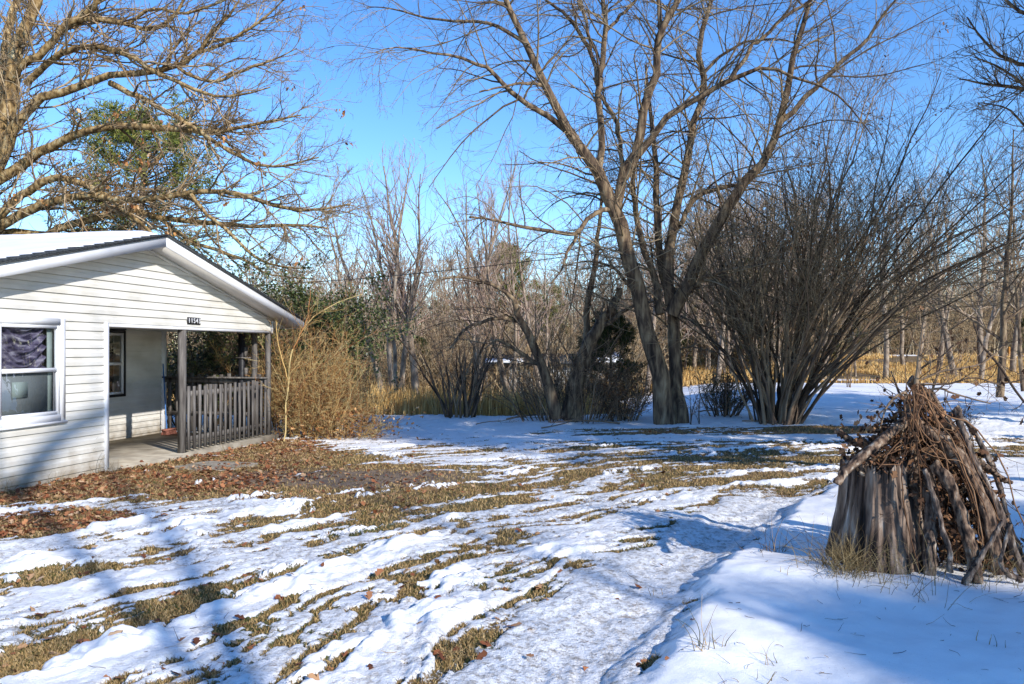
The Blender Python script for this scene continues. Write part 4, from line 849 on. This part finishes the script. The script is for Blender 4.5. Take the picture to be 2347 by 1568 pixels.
# background underbrush, one mass
G = Geo(); r = np.random.default_rng(77); N = 4600; vx = r.uniform(500, 2400, N); d = np.where(vx < 1500, r.uniform(43, 62, N), r.uniform(58, 84, N)); d = np.where(vx > 1880, r.uniform(84, 96, N), d)
X_ = (vx * .43648 - 512) * d / FPX; S = np.c_[X_, d, terrain(X_, d) - .1]; D = np.c_[r.normal(0, .3, (N, 2)), np.ones(N)]; L = r.uniform(1.6, 5.8, N) * (d / 60)
P, Rd = grow(S, D, L, r.uniform(.02, .05, N), 6, .12, (0, 0, 0), .3, r); G.tubes(P, Rd, 3)
crown(G, P, Rd, [dict(m=7, lr=.45, ang=42, rr=.5, rmin=.014, n=4, wob=.14, trop=(0, 0, .1), t0=.1), dict(m=4, lr=.55, ang=44, rr=.7, rmin=.010, n=3, wob=.14)], r)
tag(G.build('underbrush', M['twig_tan']), 'dense tan underbrush filling the foot of the far woodland', None, None, 'stuff')
G = Geo(); N = 2600; d = r.uniform(115, 165, N); X_ = r.uniform(-.95, .95, N) * d; S = np.c_[X_, d, terrain(X_, d)]; D = np.c_[r.normal(0, .08, (N, 2)), np.ones(N)]; L = r.uniform(7, 12.5, N) * (.8 + .5 * fbm(X_ * .05, d * .02, 3, 6))
P, Rd = grow(S, D, L, r.uniform(.07, .14, N), 5, .06, (0, 0, .1), .3, r); G.tubes(P, Rd, 3)
crown(G, P, Rd, [dict(m=10, lr=.30, ang=40, rr=.5, rmin=.035, n=4, wob=.12, trop=(0, 0, .3), t0=.1), dict(m=4, lr=.5, ang=40, rr=.7, rmin=.025, n=3, wob=.12)], r)
tag(G.build('far_wood', M['twig_tan']), 'distant wood closing the view along the horizon', None, None, 'stuff')
# orange-brown brush beside the porch
b = gpt(740, 17.6); t = empty('orange_brush', b, 'dense orange-brown twiggy brush growing beside the porch corner', 'bush'); G = Geo(); r = np.random.default_rng(41)
lvo = [dict(m=8, lr=.38, ang=38, rr=.55, rmin=.0045, n=5, wob=.15, trop=(0, 0, .0), tip=.5, t0=.12), dict(m=6, lr=.5, ang=42, rr=.7, rmin=.0035, n=4, wob=.15, tip=.6), dict(m=2, lr=.5, ang=42, rr=.8, rmin=.003, n=3, wob=.12, tip=.7)]
stems_bush(G, (-4.95, 18.4), 70, (.75, .9), (1.2, 2.7), .013, lvo, r, fan=.22, wob=.10)
stems_bush(G, (-4.3, 17.9), 75, (.7, .7), (.8, 1.9), .010, lvo, r, fan=.45, wob=.13)
stems_bush(G, (-3.6, 17.6), 40, (.5, .45), (.5, 1.1), .008, lvo, r, fan=.9, wob=.14); G.build('stems', M['twig_orange'], t, origin=b)
G = Geo()
for a_ in ([(650, 1012, 5), (655, 940, 5), (660, 870, 5), (672, 800, 5), (700, 745, 4), (760, 700, 3), (830, 675, 2)], [(672, 800, 4), (690, 760, 4), (706, 720, 3.5), (712, 660, 2)], [(660, 870, 3.5), (640, 800, 3), (632, 740, 2), (628, 690, 1)], [(655, 950, 3), (700, 870, 2.5), (760, 820, 2), (860, 760, 1)]):
    P, q = limb(a_, 16.6, 16.9); q = q * .35; G.tubes(P[None], q[None], 6)
    crown(G, P[None], q[None], [dict(cnt=6, len=.8, ang=40, rr=.5, rmin=.004, rmax=.01, n=5, wob=.15, t0=.2), dict(m=4, lr=.5, ang=40, rr=.7, rmin=.003, n=4)], r)
G.build('vine', M['twig_orange'], t, True, origin=b)
C = np.c_[r.normal(-3.7, .6, 900), r.normal(17.7, .4, 900), r.uniform(-.1, .5, 900)]; V, f_ = leafquads(C, r.uniform(.05, .1, 900), r, .6); G = Geo(); G.add(V, f_); G.build('dry_leaves', M['deadleaf'], t, origin=b)
# evergreen bushes behind the porch
def leafy_bush(name, base, sx, sy, h, n, label, seed, m='holly', ls=(.05, .09)):
    r = np.random.default_rng(seed); t = empty(name, base, label, 'bush'); G = Geo()
    P, Rd, T = stems_bush(G, base, 30, (sx * .45, sy * .45), (h * .7, h * 1.02), .03, [dict(m=9, lr=.42, ang=42, rr=.5, rmin=.008, n=5, wob=.14, trop=(0, 0, .1), tip=.4, t0=.1), dict(m=5, lr=.5, ang=42, rr=.6, rmin=.005, n=4, wob=.14, tip=.6)], r, fan=sx / h * 1.1, wob=.08)
    G.build('branches', M['bark_shrub'], t, origin=base)
    C = T[1][:, 1:].reshape(-1, 3); q = fbm(C[:, 0] * 1.4 + C[:, 1], C[:, 2] * 1.4, 3, seed); C = C[(q > .38)]; C = C[r.integers(0, len(C), n)] + r.normal(0, .09, (n, 3))
    V, f_ = leafquads(C, r.uniform(*ls, n), r, .8); G = Geo(); G.add(V, f_); G.build('leaves', M[m], t, origin=base); return t
leafy_bush('evergreen_bush', gpt(650, 20.5), 1.7, 1.2, 4.1, 26000, 'tall dark evergreen bush rising behind the porch roof corner', 61)
leafy_bush('evergreen_bush', gpt(470, 21.0), 2.2, 1.2, 3.6, 20000, 'evergreen bush seen between the porch posts', 62)
leafy_bush('evergreen_bush', gpt(715, 24), 1.3, 1.0, 3.2, 10000, 'smaller evergreen bush right of the tall evergreen behind the brush', 63)
# small twiggy bush by the right fore tree base and in the yard edge
for k, (vx, d, h_, lab) in enumerate([(1660, 22.5, 1.5, 'low leafy bramble between the tallest tree and the huge shrub'), (1430, 22.0, 1.5, 'low bramble at the foot of the cedar')]):
    leafy_bush('bramble', gpt(vx, d), .8, .6, h_, 1800, lab, 70 + k, 'deadleaf' if k else 'holly', (.03, .06))

# --- shed behind the thicket
dS = 44; b = gpt(1290, dS); zb = b[2]; shed = empty('shed', b, 'pale metal shed with snowy roof behind the thicket', 'shed')
def S_(x, y, z): return np.array([b[0] + x, b[1] + y, zb + z])
G = Geo(); G.box(S_(0, 1.5, 1.1), (3.0, 1.5, 1.1))
for k in range(60): G.box(S_(-2.95 + k * .1, -.02, 1.1), (.018, .02, 1.08))
G.build('wall', M['tin'], shed, origin=b)
G = Geo(); 
def rf(G, x0, x1, y0, z0, y1, z1, th): G.add([S_(x0, y0, z0), S_(x1, y0, z0), S_(x1, y1, z1), S_(x0, y1, z1), S_(x0, y0, z0 + th), S_(x1, y0, z0 + th), S_(x1, y1, z1 + th), S_(x0, y1, z1 + th)], [[3, 2, 1, 0], [4, 5, 6, 7], [0, 1, 5, 4], [1, 2, 6, 5], [2, 3, 7, 6], [3, 0, 4, 7]])
rf(G, -4.3, 3.3, -.5, 2.15, 1.5, 2.65, .06); rf(G, -4.3, 3.3, 1.5, 2.65, 3.5, 2.15, .06); ro = G.build('roof', M['shingle'], shed, origin=b)
G = Geo(); rf(G, .9, 3.28, -.45, 2.235, 1.5, 2.72, .09); rf(G, -4.28, -2.2, -.45, 2.235, .3, 2.42, .04); G.build('roof_snow', M['snowroof'], ro, origin=b)
G = Geo(); G.box(S_(-4.2, -.3, 1.1), (.06, .06, 1.1)); G.build('post', M['greywood'], shed, origin=b)

# --- overhead wire
def wire(name, pts, rad, label):
    P = resample(np.array([V3(*q) for q in pts]), 40); G = Geo(); G.tubes(P[None], np.full((1, 40), rad), 6); tag(G.build(name, M['wire'], True and None, True), label, 'cable')
wire('overhead_cable', [(560, 655, 24), (900, 632, 25), (1400, 575, 26), (1840, 505, 27), (2400, 430, 28), (2700, 385, 28)], .013, 'black overhead cable sagging across the yard from behind the house')

# --- stump and leaning sticks
DS = 6.9
DOFF = .62
def SP(vx, vy, d=DS): return V3(vx, vy, d - DOFF)
sb = SP(2020, 1300, 7.0); sb[2] = gz(sb[0], sb[1]); G = Geo()
nA, nZ = 260, 50; A_ = np.linspace(0, 2 * np.pi, nA, endpoint=False); r = np.random.default_rng(5)
top_z = SP(2010, 1072, 6.72)[2] - sb[2]; zz = np.linspace(-.1, top_z, nZ); AA, ZZ3 = np.meshgrid(A_, zz)
rad = .30 + .12 * (1 - np.clip(ZZ3 / top_z, 0, 1)) ** 1.8 + .03 * np.sin(AA * 3 + 1) + .08 * (fbm(np.cos(AA) * 5 + 5, np.sin(AA) * 5 + ZZ3 * 1.2, 4, 4) - .5) - .075 * sst(.055, .0, np.abs(fbm(np.cos(AA) * 6 + 9, np.sin(AA) * 6 + ZZ3 * .9, 3, 14) - .5)) * sst(.35, .6, fbm(np.cos(AA) * 3, np.sin(AA) * 3 + ZZ3 * 2, 2, 15)) + .03 * (fbm(np.cos(AA) * 22 + 9, np.sin(AA) * 22 + ZZ3 * 1.2, 3, 24) - .5)
topv = top_z + .02 * np.sin(A_ * 7) + .03 * r.normal(0, .5, nA); ZZ3[-1] = topv; ZZ3[-2] = topv - .03
V = np.stack([sb[0] + rad * np.cos(AA), sb[1] + rad * np.sin(AA) * .9, sb[2] + ZZ3], -1).reshape(-1, 3)
i = np.arange(nZ - 1)[:, None]; j = np.arange(nA)[None, :]; G.add(V, np.stack([i * nA + j, i * nA + (j + 1) % nA, (i + 1) * nA + (j + 1) % nA, (i + 1) * nA + j], -1).reshape(-1, 4))
c = np.array([[sb[0], sb[1], sb[2] + top_z - .04]]); G.add(np.concatenate([V[-nA:], c]), [[k, (k + 1) % nA, nA] for k in range(nA)])
tag(G.build('tree_stump', M['stump'], None, False, origin=sb), 'large weathered grey-brown stump with split bark under the stick pile', 'stump')
def stick(name, pts, label, m='log', k=12, rough=.10, d0=DS, d1=None, cat='log', n=22, twigs=0):
    """log traced by (x, y, radius) in overview pixels with its own distance"""
    r = np.random.default_rng(abs(hash(label)) % 1000 if False else sum(map(ord, label))); P, q = limb(pts, d0 - DOFF, (d0 if d1 is None else d1) - DOFF, n, 0); q = q * .84
    n2 = 46; P = resample(P, n2); q = np.interp(np.linspace(0, 1, n2), np.linspace(0, 1, n), q); P = P + np.cumsum(r.normal(0, .004, P.shape), 0) * .6; n = n2
    q = q * (1 + (fbm(np.arange(n) * .18, np.zeros(n) + r.uniform(0, 99), 3, 3) - .5) * .45); G = Geo(); G.tubes(P[None], q[None], 20, True); Vt = G.V[0].reshape(n, 20, 3)
    ang_ = np.arange(20) * 2 * np.pi / 20; nz_f = fbm(np.cos(ang_)[None] * 3.2 + 7 + np.zeros((n, 1)), np.sin(ang_)[None] * 3.2 + np.arange(n)[:, None] * .22 + r.uniform(0, 50), 4, 17)
    G.V[0] = (P[:, None] + (Vt - P[:, None]) * (1 + (nz_f - .5)[..., None] * .8 * (1 if rough > .04 else .5))).reshape(-1, 3)
    for _ in range(3):   # knots
        i = r.integers(2, n - 3); a = r.normal(0, 1, 3); a /= np.linalg.norm(a); G.tubes(np.array([[P[i], P[i] + a * q[i] * 1.3, P[i] + a * q[i] * 1.7]]), np.array([[q[i] * .5, q[i] * .35, .004]]), 6)
    if twigs: crown(G, P[None], q[None], [dict(m=twigs, lr=.4, ang=45, rr=.3, rmin=.002, rmax=.004, n=6, wob=.15, t0=.3), dict(m=3, lr=.5, ang=40, rr=.7, rmin=.0015, n=4)], r)
    return tag(G.build(name, M[m], None, True, origin=P[0]), label, cat)
stick('log', [(1912, 988, 7), (1935, 1000, 9), (1965, 1018, 9), (1998, 1022, 9), (2030, 1012, 8)], 'short pale broken log jutting out left above the stump', 'log', d0=7.3, d1=7.1)
stick('log', [(1916, 1108, 11), (1937, 1077, 12), (1992, 1029, 12), (2030, 997, 12), (2069, 960, 12), (2105, 920, 10)], 'thick bark-covered log sloping up from the left onto the pile', 'log', d0=6.6, d1=6.9)
stick('log', [(2078, 940, 14), (2105, 972, 15), (2150, 1003, 16), (2190, 1045, 16), (2219, 1090, 16), (2250, 1180, 17), (2276, 1315, 18)], 'thickest lichen-spotted log curving down the front right of the pile', 'log', d0=6.9, d1=6.6)
stick('log', [(2085, 870, 13), (2110, 900, 14), (2140, 940, 14), (2190, 1000, 14), (2240, 1090, 15), (2285, 1200, 15), (2330, 1320, 16)], 'long brown log behind the thickest log of the pile', 'log', d0=7.1, d1=6.9)
stick('log', [(2188, 935, 10), (2200, 960, 9), (2215, 1010, 9.5), (2245, 1080, 10), (2280, 1160, 10), (2320, 1250, 10), (2350, 1330, 11)], 'straight grey forked pole leaning on the right side of the pile', 'log2', d0=6.9, d1=6.6, cat='pole')
stick('branch', [(2178, 950, 8), (2192, 958, 8), (2200, 975, 7)], 'stubby fork end at the head of the grey pole', 'log2', d0=6.9, cat='branch', n=8)
stick('branch', [(2205, 960, 6), (2240, 1010, 6.5), (2285, 1110, 7), (2310, 1200, 7), (2350, 1290, 7)], 'thin dark branch behind the grey pole', 'log2', d0=7.2, d1=7.0, cat='branch', twigs=10)
stick('log', [(2140, 1060, 13), (2165, 1100, 14), (2190, 1170, 15), (2215, 1250, 16), (2230, 1330, 17)], 'mossy log standing right of the thin grey stick', 'log', d0=6.6, d1=6.45)
stick('stick', [(2118, 1075, 6), (2140, 1130, 6), (2155, 1200, 6.5), (2175, 1260, 6.5), (2183, 1310, 7)], 'thin grey stick standing before the dark gap in the pile', 'log2', d0=6.5, d1=6.35, cat='stick')
stick('log', [(2128, 1080, 13), (2130, 1150, 15), (2130, 1230, 16), (2128, 1320, 18)], 'upright lichen-flecked slab of trunk right of the stump', 'log2', d0=6.75, d1=6.6, rough=.05)
stick('log', [(2150, 1010, 10), (2120, 1040, 11), (2085, 1058, 11), (2050, 1062, 10)], 'crosswise log resting on the back of the stump', 'log', d0=6.9, d1=6.9)
stick('log', [(2245, 1055, 9), (2270, 1080, 9), (2300, 1100, 7), (2312, 1104, 5)], 'short broken stub poking out right of the pile', 'log', d0=6.9)
stick('branch', [(2340, 1330, 7), (2310, 1310, 7), (2290, 1270, 5), (2310, 1200, 4)], 'small forked twig at the right foot of the pile', 'log2', d0=6.4, cat='branch', n=10)
stick('branch', [(2210, 1340, 10), (2240, 1290, 8), (2275, 1240, 6), (2300, 1190, 4)], 'crossing branch at the foot of the thickest log', 'log2', d0=6.4, cat='branch', n=10)
stick('log', [(2120, 900, 15), (2160, 960, 16), (2215, 1040, 17), (2262, 1140, 17), (2300, 1240, 18), (2325, 1330, 18)], 'second long brown log filling the back of the pile', 'log', d0=7.35, d1=7.2)
stick('log', [(2060, 1000, 12), (2045, 1080, 13), (2040, 1160, 13), (2045, 1290, 14)], 'dark log standing behind the stump', 'log', d0=7.35, d1=7.4)
stick('log', [(2170, 1010, 13), (2180, 1100, 16), (2190, 1200, 18), (2195, 1310, 18)], 'dark red log in the middle gap of the pile', 'log', d0=7.1, d1=7.0)
for k, (xx_, yy_, rr_) in enumerate([(2145, 1000, 14), (2240, 1120, 14), (2280, 1180, 14)]):
    stick('log', [(xx_ - 30, yy_ - 40, rr_), (xx_, yy_ + 60, rr_), (xx_ + 20, yy_ + 190 - 20 * k, rr_ + 2), (xx_ + 30, 1320, rr_ + 3)], ['dark log wedged behind the mossy log', 'rear log on the right half of the pile', 'rightmost rear log of the pile'][k], 'log', d0=7.2, d1=7.05)
# bark litter and dead leaves filling the pile
r = np.random.default_rng(18)
for k in range(44):
    ax_ = r.uniform(2010, 2300); top_ = (2100 + r.normal(0, 22) + max(0, ax_ - 2150) * .25, 900 + r.uniform(0, 120) + max(0, ax_ - 2150) * .5); d_ = r.uniform(6.75, 7.2)
    bx_ = ax_ if ax_ > 2130 else ax_ - 60; mid_ = ((top_[0] + bx_) / 2 + r.normal(12, 10), (top_[1] + 1320) / 2 + r.normal(-20, 20)); w_ = r.uniform(1.6, 7.5) if k % 4 == 0 else r.uniform(1.4, 4.2)
    o = stick('stick', [(top_[0], top_[1], w_ * .7), (*mid_, w_ * .9), (bx_ + 10, 1325 if ax_ > 2130 else 1090, w_)], 'thin bare stick leaning among the thicker logs of the pile', 'log2' if k % 2 else 'log', d0=d_ + .1, d1=d_, cat='stick', k=8, twigs=4 if k % 3 == 0 else 0); o['group'] = 'thin sticks leaning in the pile'
r = np.random.default_rng(8); N = 3800; C = []
tc_ = np.array([SP(x_, y_, d_) for x_, y_, d_ in [(2000, 1040, 6.95), (2060, 1010, 7.0), (2110, 960, 7.0), (2150, 1040, 7.0), (2200, 1100, 7.0), (2110, 1100, 6.85), (2240, 1190, 7.0), (2095, 985, 7.05), (2280, 1290, 6.9), (2180, 1230, 6.8)]])
C = tc_[r.integers(0, len(tc_), N)] + r.normal(0, 1, (N, 3)) * np.array([.12, .12, .10]); V, f_ = leafquads(C, r.uniform(.02, .075, N), r, .9); G = Geo(); G.add(V, f_)
tag(G.build('bark_litter', M['litter']), 'loose bark chips and dead leaves packed between the piled logs', None, None, 'stuff')
# vine climbing the top of the pile
vb = SP(2095, 960, 7.0); vn = empty('climbing_vine', vb, 'leafy brown vine tangle sprouting from the top of the stick pile', 'vine'); G = Geo()
lm = [limb(a, 6.38, q_ - DOFF, 12, .01) for a, q_ in [
 ([(2100, 960, 6), (2096, 900, 6), (2104, 850, 5), (2108, 800, 4), (2115, 745, 2)], 7.0), ([(2090, 940, 5), (2075, 900, 4), (2040, 920, 3), (2025, 950, 2), (2015, 985, 1.5)], 6.9),
 ([(2110, 900, 4), (2150, 890, 3), (2180, 900, 2.5), (2230, 915, 2), (2270, 925, 1.5)], 6.8), ([(2110, 870, 3), (2160, 850, 2.5), (2200, 845, 2), (2255, 830, 2), (2300, 790, 1)], 6.8),
 ([(2105, 880, 3), (2170, 880, 2.5), (2230, 865, 2), (2290, 880, 2), (2345, 868, 1.5)], 6.7), ([(2104, 850, 3), (2130, 830, 2), (2160, 815, 1.8), (2185, 790, 1.5)], 6.9),
 ([(2090, 930, 4), (2060, 900, 3), (2050, 870, 2), (2040, 850, 1)], 7.1), ([(2230, 740, 2), (2250, 790, 2.5), (2290, 840, 3), (2330, 900, 3), (2380, 960, 3)], 6.7), ([(2100, 960, 4), (2130, 920, 3), (2140, 880, 3), (2160, 830, 2)], 7.0)]]
for P, q in lm: G.tubes(P[None], q[None], 6)
P = np.array([p for p, _ in lm]); Q = np.array([q for _, q in lm]); T = []
crown(G, P, Q, [dict(cnt=18, len=.36, ang=50, rr=.5, rmin=.0022, rmax=.005, n=6, wob=.18, t0=.05), dict(m=3, lr=.5, ang=42, rr=.7, rmin=.0016, n=4, wob=.15)], r, T)
Pt, Qt, Tt = stems_bush(G, (0, 0), 1, (.01, .01), (.01, .02), .001, [dict(m=1, lr=.1, ang=10, rmin=.001)], r) if False else (0, 0, 0)
G.build('stems', M['bark_shrub'], vn, True, origin=vb); G = Geo()
for k in range(46):
    bx_ = r.uniform(1960, 2345); t_ = r.uniform(0, .35); ax0 = 2098 + r.normal(0, 14); ex = max(0, bx_ - 2130) / 215; by_ = 1325 if bx_ > 2125 else 1075
    pp = [(ax0, 880 + 60 * t_, 1), (ax0 + (bx_ - ax0) * .22 + r.normal(0, 12), 970 + r.normal(0, 18), 1), (ax0 + (bx_ - ax0) * .6 + r.normal(0, 14), 1090 + r.normal(0, 25) if by_ > 1200 else 1020 + r.normal(0, 14), 1), (bx_, by_ - r.uniform(0, 90), 1)]
    d_ = r.uniform(6.45, 6.9) - DOFF; Pk, qk = limb(pp, d_ + .15, d_, 14, 0); Pk = Pk + np.cumsum(r.normal(0, .017, Pk.shape), 0); G.tubes(Pk[None], np.full((1, 14), r.uniform(.0022, .0065)), 4)
G.build('draped_strands', M['vinewood'], vn, True, origin=vb); C = np.concatenate([T[0][:, -1], T[0][:, 3], T[1][:, -1]]); C = C[r.random(len(C)) < .13]
V, f_ = leafquads(C, r.uniform(.03, .065, len(C)), r, .6, True); G = Geo(); G.add(V, f_); G.build('leaves', M['litter'], vn, origin=vb)
# straw tufts
def tuft(name, c, n, h, spread, label, lean=(.3, 1.2), m='straw', wid=(.003, .006), cat='grass tuft', sub=.01):
    r = np.random.default_rng(sum(map(ord, label))); P = np.c_[c[0] + r.normal(0, spread, n), c[1] + r.normal(0, spread, n), np.zeros(n)]; P[:, 2] = ground_height(P[:, 0], P[:, 1]) - sub
    D = np.c_[r.normal(0, 1, (n, 2)) * r.uniform(*lean, n)[:, None] * .6, np.ones(n)]; L = h * r.uniform(.4, 1.1, n); B, Q = grow(P, D, L, r.uniform(*wid, n) / 2, 7, .12, (0, 0, -.9), .3, r); G = Geo(); G.tubes(B, Q, 3)
    return tag(G.build(name, M[m], None, False, origin=(c[0], c[1], P[0, 2])), label, cat)
c = SP(1935, 1300, 6.7); tuft('grass_tuft', c, 260, .42, .12, 'matted tuft of long dry grass at the left foot of the stump')
c = SP(2080, 1325, 6.4); tuft('grass_tuft', c, 60, .5, .22, 'sparse dry grass stems in front of the stump', wid=(.003, .005))
c = SP(2290, 1330, 6.5); tuft('grass_tuft', c, 90, .45, .2, 'dry grass stems at the right foot of the stick pile', wid=(.003, .005))
c = SP(1775, 1265, 7.4); tuft('weed', c, 26, .42, .06, 'dark thin weed stems in the snow left of the stump', m='bark_shrub', wid=(.004, .007), cat='weed')
for k, (vx, vy, n, hh_, lab) in enumerate([(1605, 1500, 9, .30, 'tuft of long green-brown blades piercing the near snow bank'), (1640, 1500, 6, .17, 'small upright blades beside the long blade tuft'), (1780, 1530, 5, .16, 'crossed grass blades in the near snow bank'), (1795, 1330, 2, .10, 'single short stub sticking out of the snow before the stump'),
        (1500, 1330, 3, .12, 'dark stems on the snow ridge by the wheel rut'), (1735, 1560, 4, .12, 'dark blades at the bottom of the snow bank'), (2270, 1480, 4, .1, 'tiny bent blades at the right end of the snow bank'), (205, 1070, 14, .55, 'dry weed stalks against the house wall')]):
    py = vy * .43648; d = (EYE - .08) * FPX / (py - 350); c = V3(vx, vy, d); tuft('weed' if k == 7 else 'grass_sprig', c, n, hh_, .035 if k < 7 else .09, lab, lean=(.1, .7), m='grass' if k < 7 else 'straw', wid=(.004, .008), cat='weed' if k == 7 else 'grass tuft')
for k, (s_, n_, hh_, lab) in enumerate([(-2.9, 40, .35, 'nearest dry weeds against the house wall'), (-2.1, 30, .22, 'low dry weeds under the big window'), (-1.2, 36, .25, 'second clump of dry weeds right of the window'), (-.15, 40, .22, 'dry grass at the white porch corner'), (2.9, 16, .35, 'thin weed stalks growing before the picket railing')]):
    c = H(s_, -.16, 0); tuft('weed', c, n_, hh_, .10, lab, lean=(.2, .9), wid=(.003, .006), cat='weed')
# small leafless saplings and fallen sticks
for vx, d, h_, lab, sd in [(2232, 15.5, .95, 'low forked dark sapling with curving twigs right of the stick pile', 141), (1945, 38, 1.8, 'tiny bare sapling on the snowy lawn', 142), (1600, 20.4, 1.2, 'small bare sapling beside the tallest tree trunk', 143)]:
    b = gpt(vx, d); bare_variant(sd, h_, base=b, label=lab, name='sapling', cat='sapling', twm='bark_shrub', bm='bark_shrub', stems=3, rmin=.006, rad=.02, spread=.5, up=.1, fork=.2, dense=.6)
r = np.random.default_rng(12)
def ground_stick(vx, vy, ln, az, rad, lab, tw=3):
    d = (EYE + .17) * FPX / (vy * .43648 - 350); c = V3(vx, vy, d); S = np.array([[c[0], c[1], gz(c[0], c[1]) + .04]]); D = np.array([[math.cos(az), math.sin(az), .12]]); P, q = grow(S, D, np.array([ln]), np.array([rad]), 9, .09, (0, 0, .05), .3, r)
    P[..., 2] = np.maximum(P[..., 2], ground_height(P[..., 0], P[..., 1]) + rad); G = Geo(); G.tubes(P, q, 6, True); crown(G, P, q, [dict(m=tw, lr=.4, ang=40, rr=.5, rmin=.005, n=5, wob=.15, trop=(0, 0, .2)), dict(m=3, lr=.5, ang=40, rr=.6, rmin=.004, n=4)], r)
    tag(G.build('fallen_branch', M['bark_shrub'], None, True, origin=S[0]), lab, 'fallen branch')
ground_stick(1160, 965, 2.4, 0.2, .03, 'longest fallen branch lying on snow left of the thicket', 6)
ground_stick(1090, 978, 1.5, 0.4, .015, 'thin fallen twig spray left of the longest fallen branch', 5)
ground_stick(1420, 975, 1.9, 2.9, .03, 'fallen branch before the cedar', 5)
ground_stick(1600, 955, 1.4, .4, .025, 'fallen branch right of the tallest tree foot', 5)
ground_stick(1700, 975, 1.2, -.2, .02, 'fallen branch at the left foot of the huge shrub', 4)
ground_stick(1240, 985, 1.2, .1, .02, 'short fallen branch in front of the thicket', 4)
b = gpt(2312, 76); G = Geo(); G.tubes(np.array([[b, b + [0, 0, 1.1]]]), np.full((1, 2), .09), 8, True); tag(G.build('marker_post', M['orangepost'], None, origin=b), 'small orange post by the snowy lane at far right', 'post')

# --- trees behind and beside the camera that shade the yard
def shade_pine(x, y, h, seed, lab, w=.25, cf=.2):
    pine('shade_pine', np.array([x, y, tz(x, y)]), h, lab, crown_from=cf, width=w, seed=seed, dens=1.6)
for k, (x_, y_, h_, cf_, w_, lb_) in enumerate([(9.8, 7.3, 10.5, .40, .34, 'first from the house'), (12.4, 9.6, 11.5, .38, .34, 'second from the house'), (15.4, 12.4, 12.0, .38, .34, 'third from the house'), (18.6, 15.0, 12.0, .38, .34, 'fourth from the house'), (22.4, 17.6, 12.0, .36, .34, 'farthest from the house')]):
    shade_pine(x_, y_, h_, 301 + k, 'pine in the row just right of the picture, ' + lb_, w=w_, cf=cf_)
shade_pine(18.6, -13.6, 12.5, 311, 'pine behind the camera that shades the near snow bank', w=.14, cf=.87)
shade_pine(21.3, -11.5, 13.0, 312, 'larger pine behind the camera at right', w=.14, cf=.87)
bk_ = np.array(SUN_DIR) * -27.0
wl_ = [(H(s_, 0, z_) + bk_, r_) for s_, z_, r_ in ((-1.9, -.35, .17), (-1.56, .09, .16), (-1.02, .54, .14), (-.33, .80, .12), (.4, 1.0, .09), (1.4, 1.5, .05))]
P1 = resample(np.array([p for p, _ in wl_]), 16); R1 = np.interp(np.linspace(0, 1, 16), np.linspace(0, 1, 6), [r_ for _, r_ in wl_])
f0 = P1[0]; b = np.array([f0[0] - .1, f0[1] - .3, 0.0]); P0 = resample(np.array([b - [0, 0, .3], b + [.1, 0, 4], b + [-.05, .1, 8], f0, f0 + [-.5, -.3, 3], f0 + [-.6, -.6, 6]]), 16); R0_ = np.linspace(.10, .03, 16)
P2 = resample(np.array([b + [-.05, .1, 8], b + [1.2, 0, 10.5], b + [2.0, .4, 13.5], b + [3.5, .2, 16]]), 16); R2_ = np.linspace(.10, .02, 16)
make_tree('shade_tree', b, 'bare tree behind the camera whose leaning limb shades the house wall', 'tree', [(P0, R0_), (P1, R1), (P2, R2_)], [dict(cnt=1.1, len=2.0, ang=45, rr=.4, rmin=.012, rmax=.03, n=7, t0=.3), dict(m=4, lr=.45, ang=42, rr=.6, rmin=.008, n=5)], M['bark_main'], M['twig_main'])
bare_variant(322, 16, base=(13.4, -8.4, 0), label='bare tree behind the camera shading the driveway', name='shade_tree', twm='twig_main', bm='bark_main', rmin=.008, spread=.4, up=.3, rad=.010, dense=.6, fork=.35)
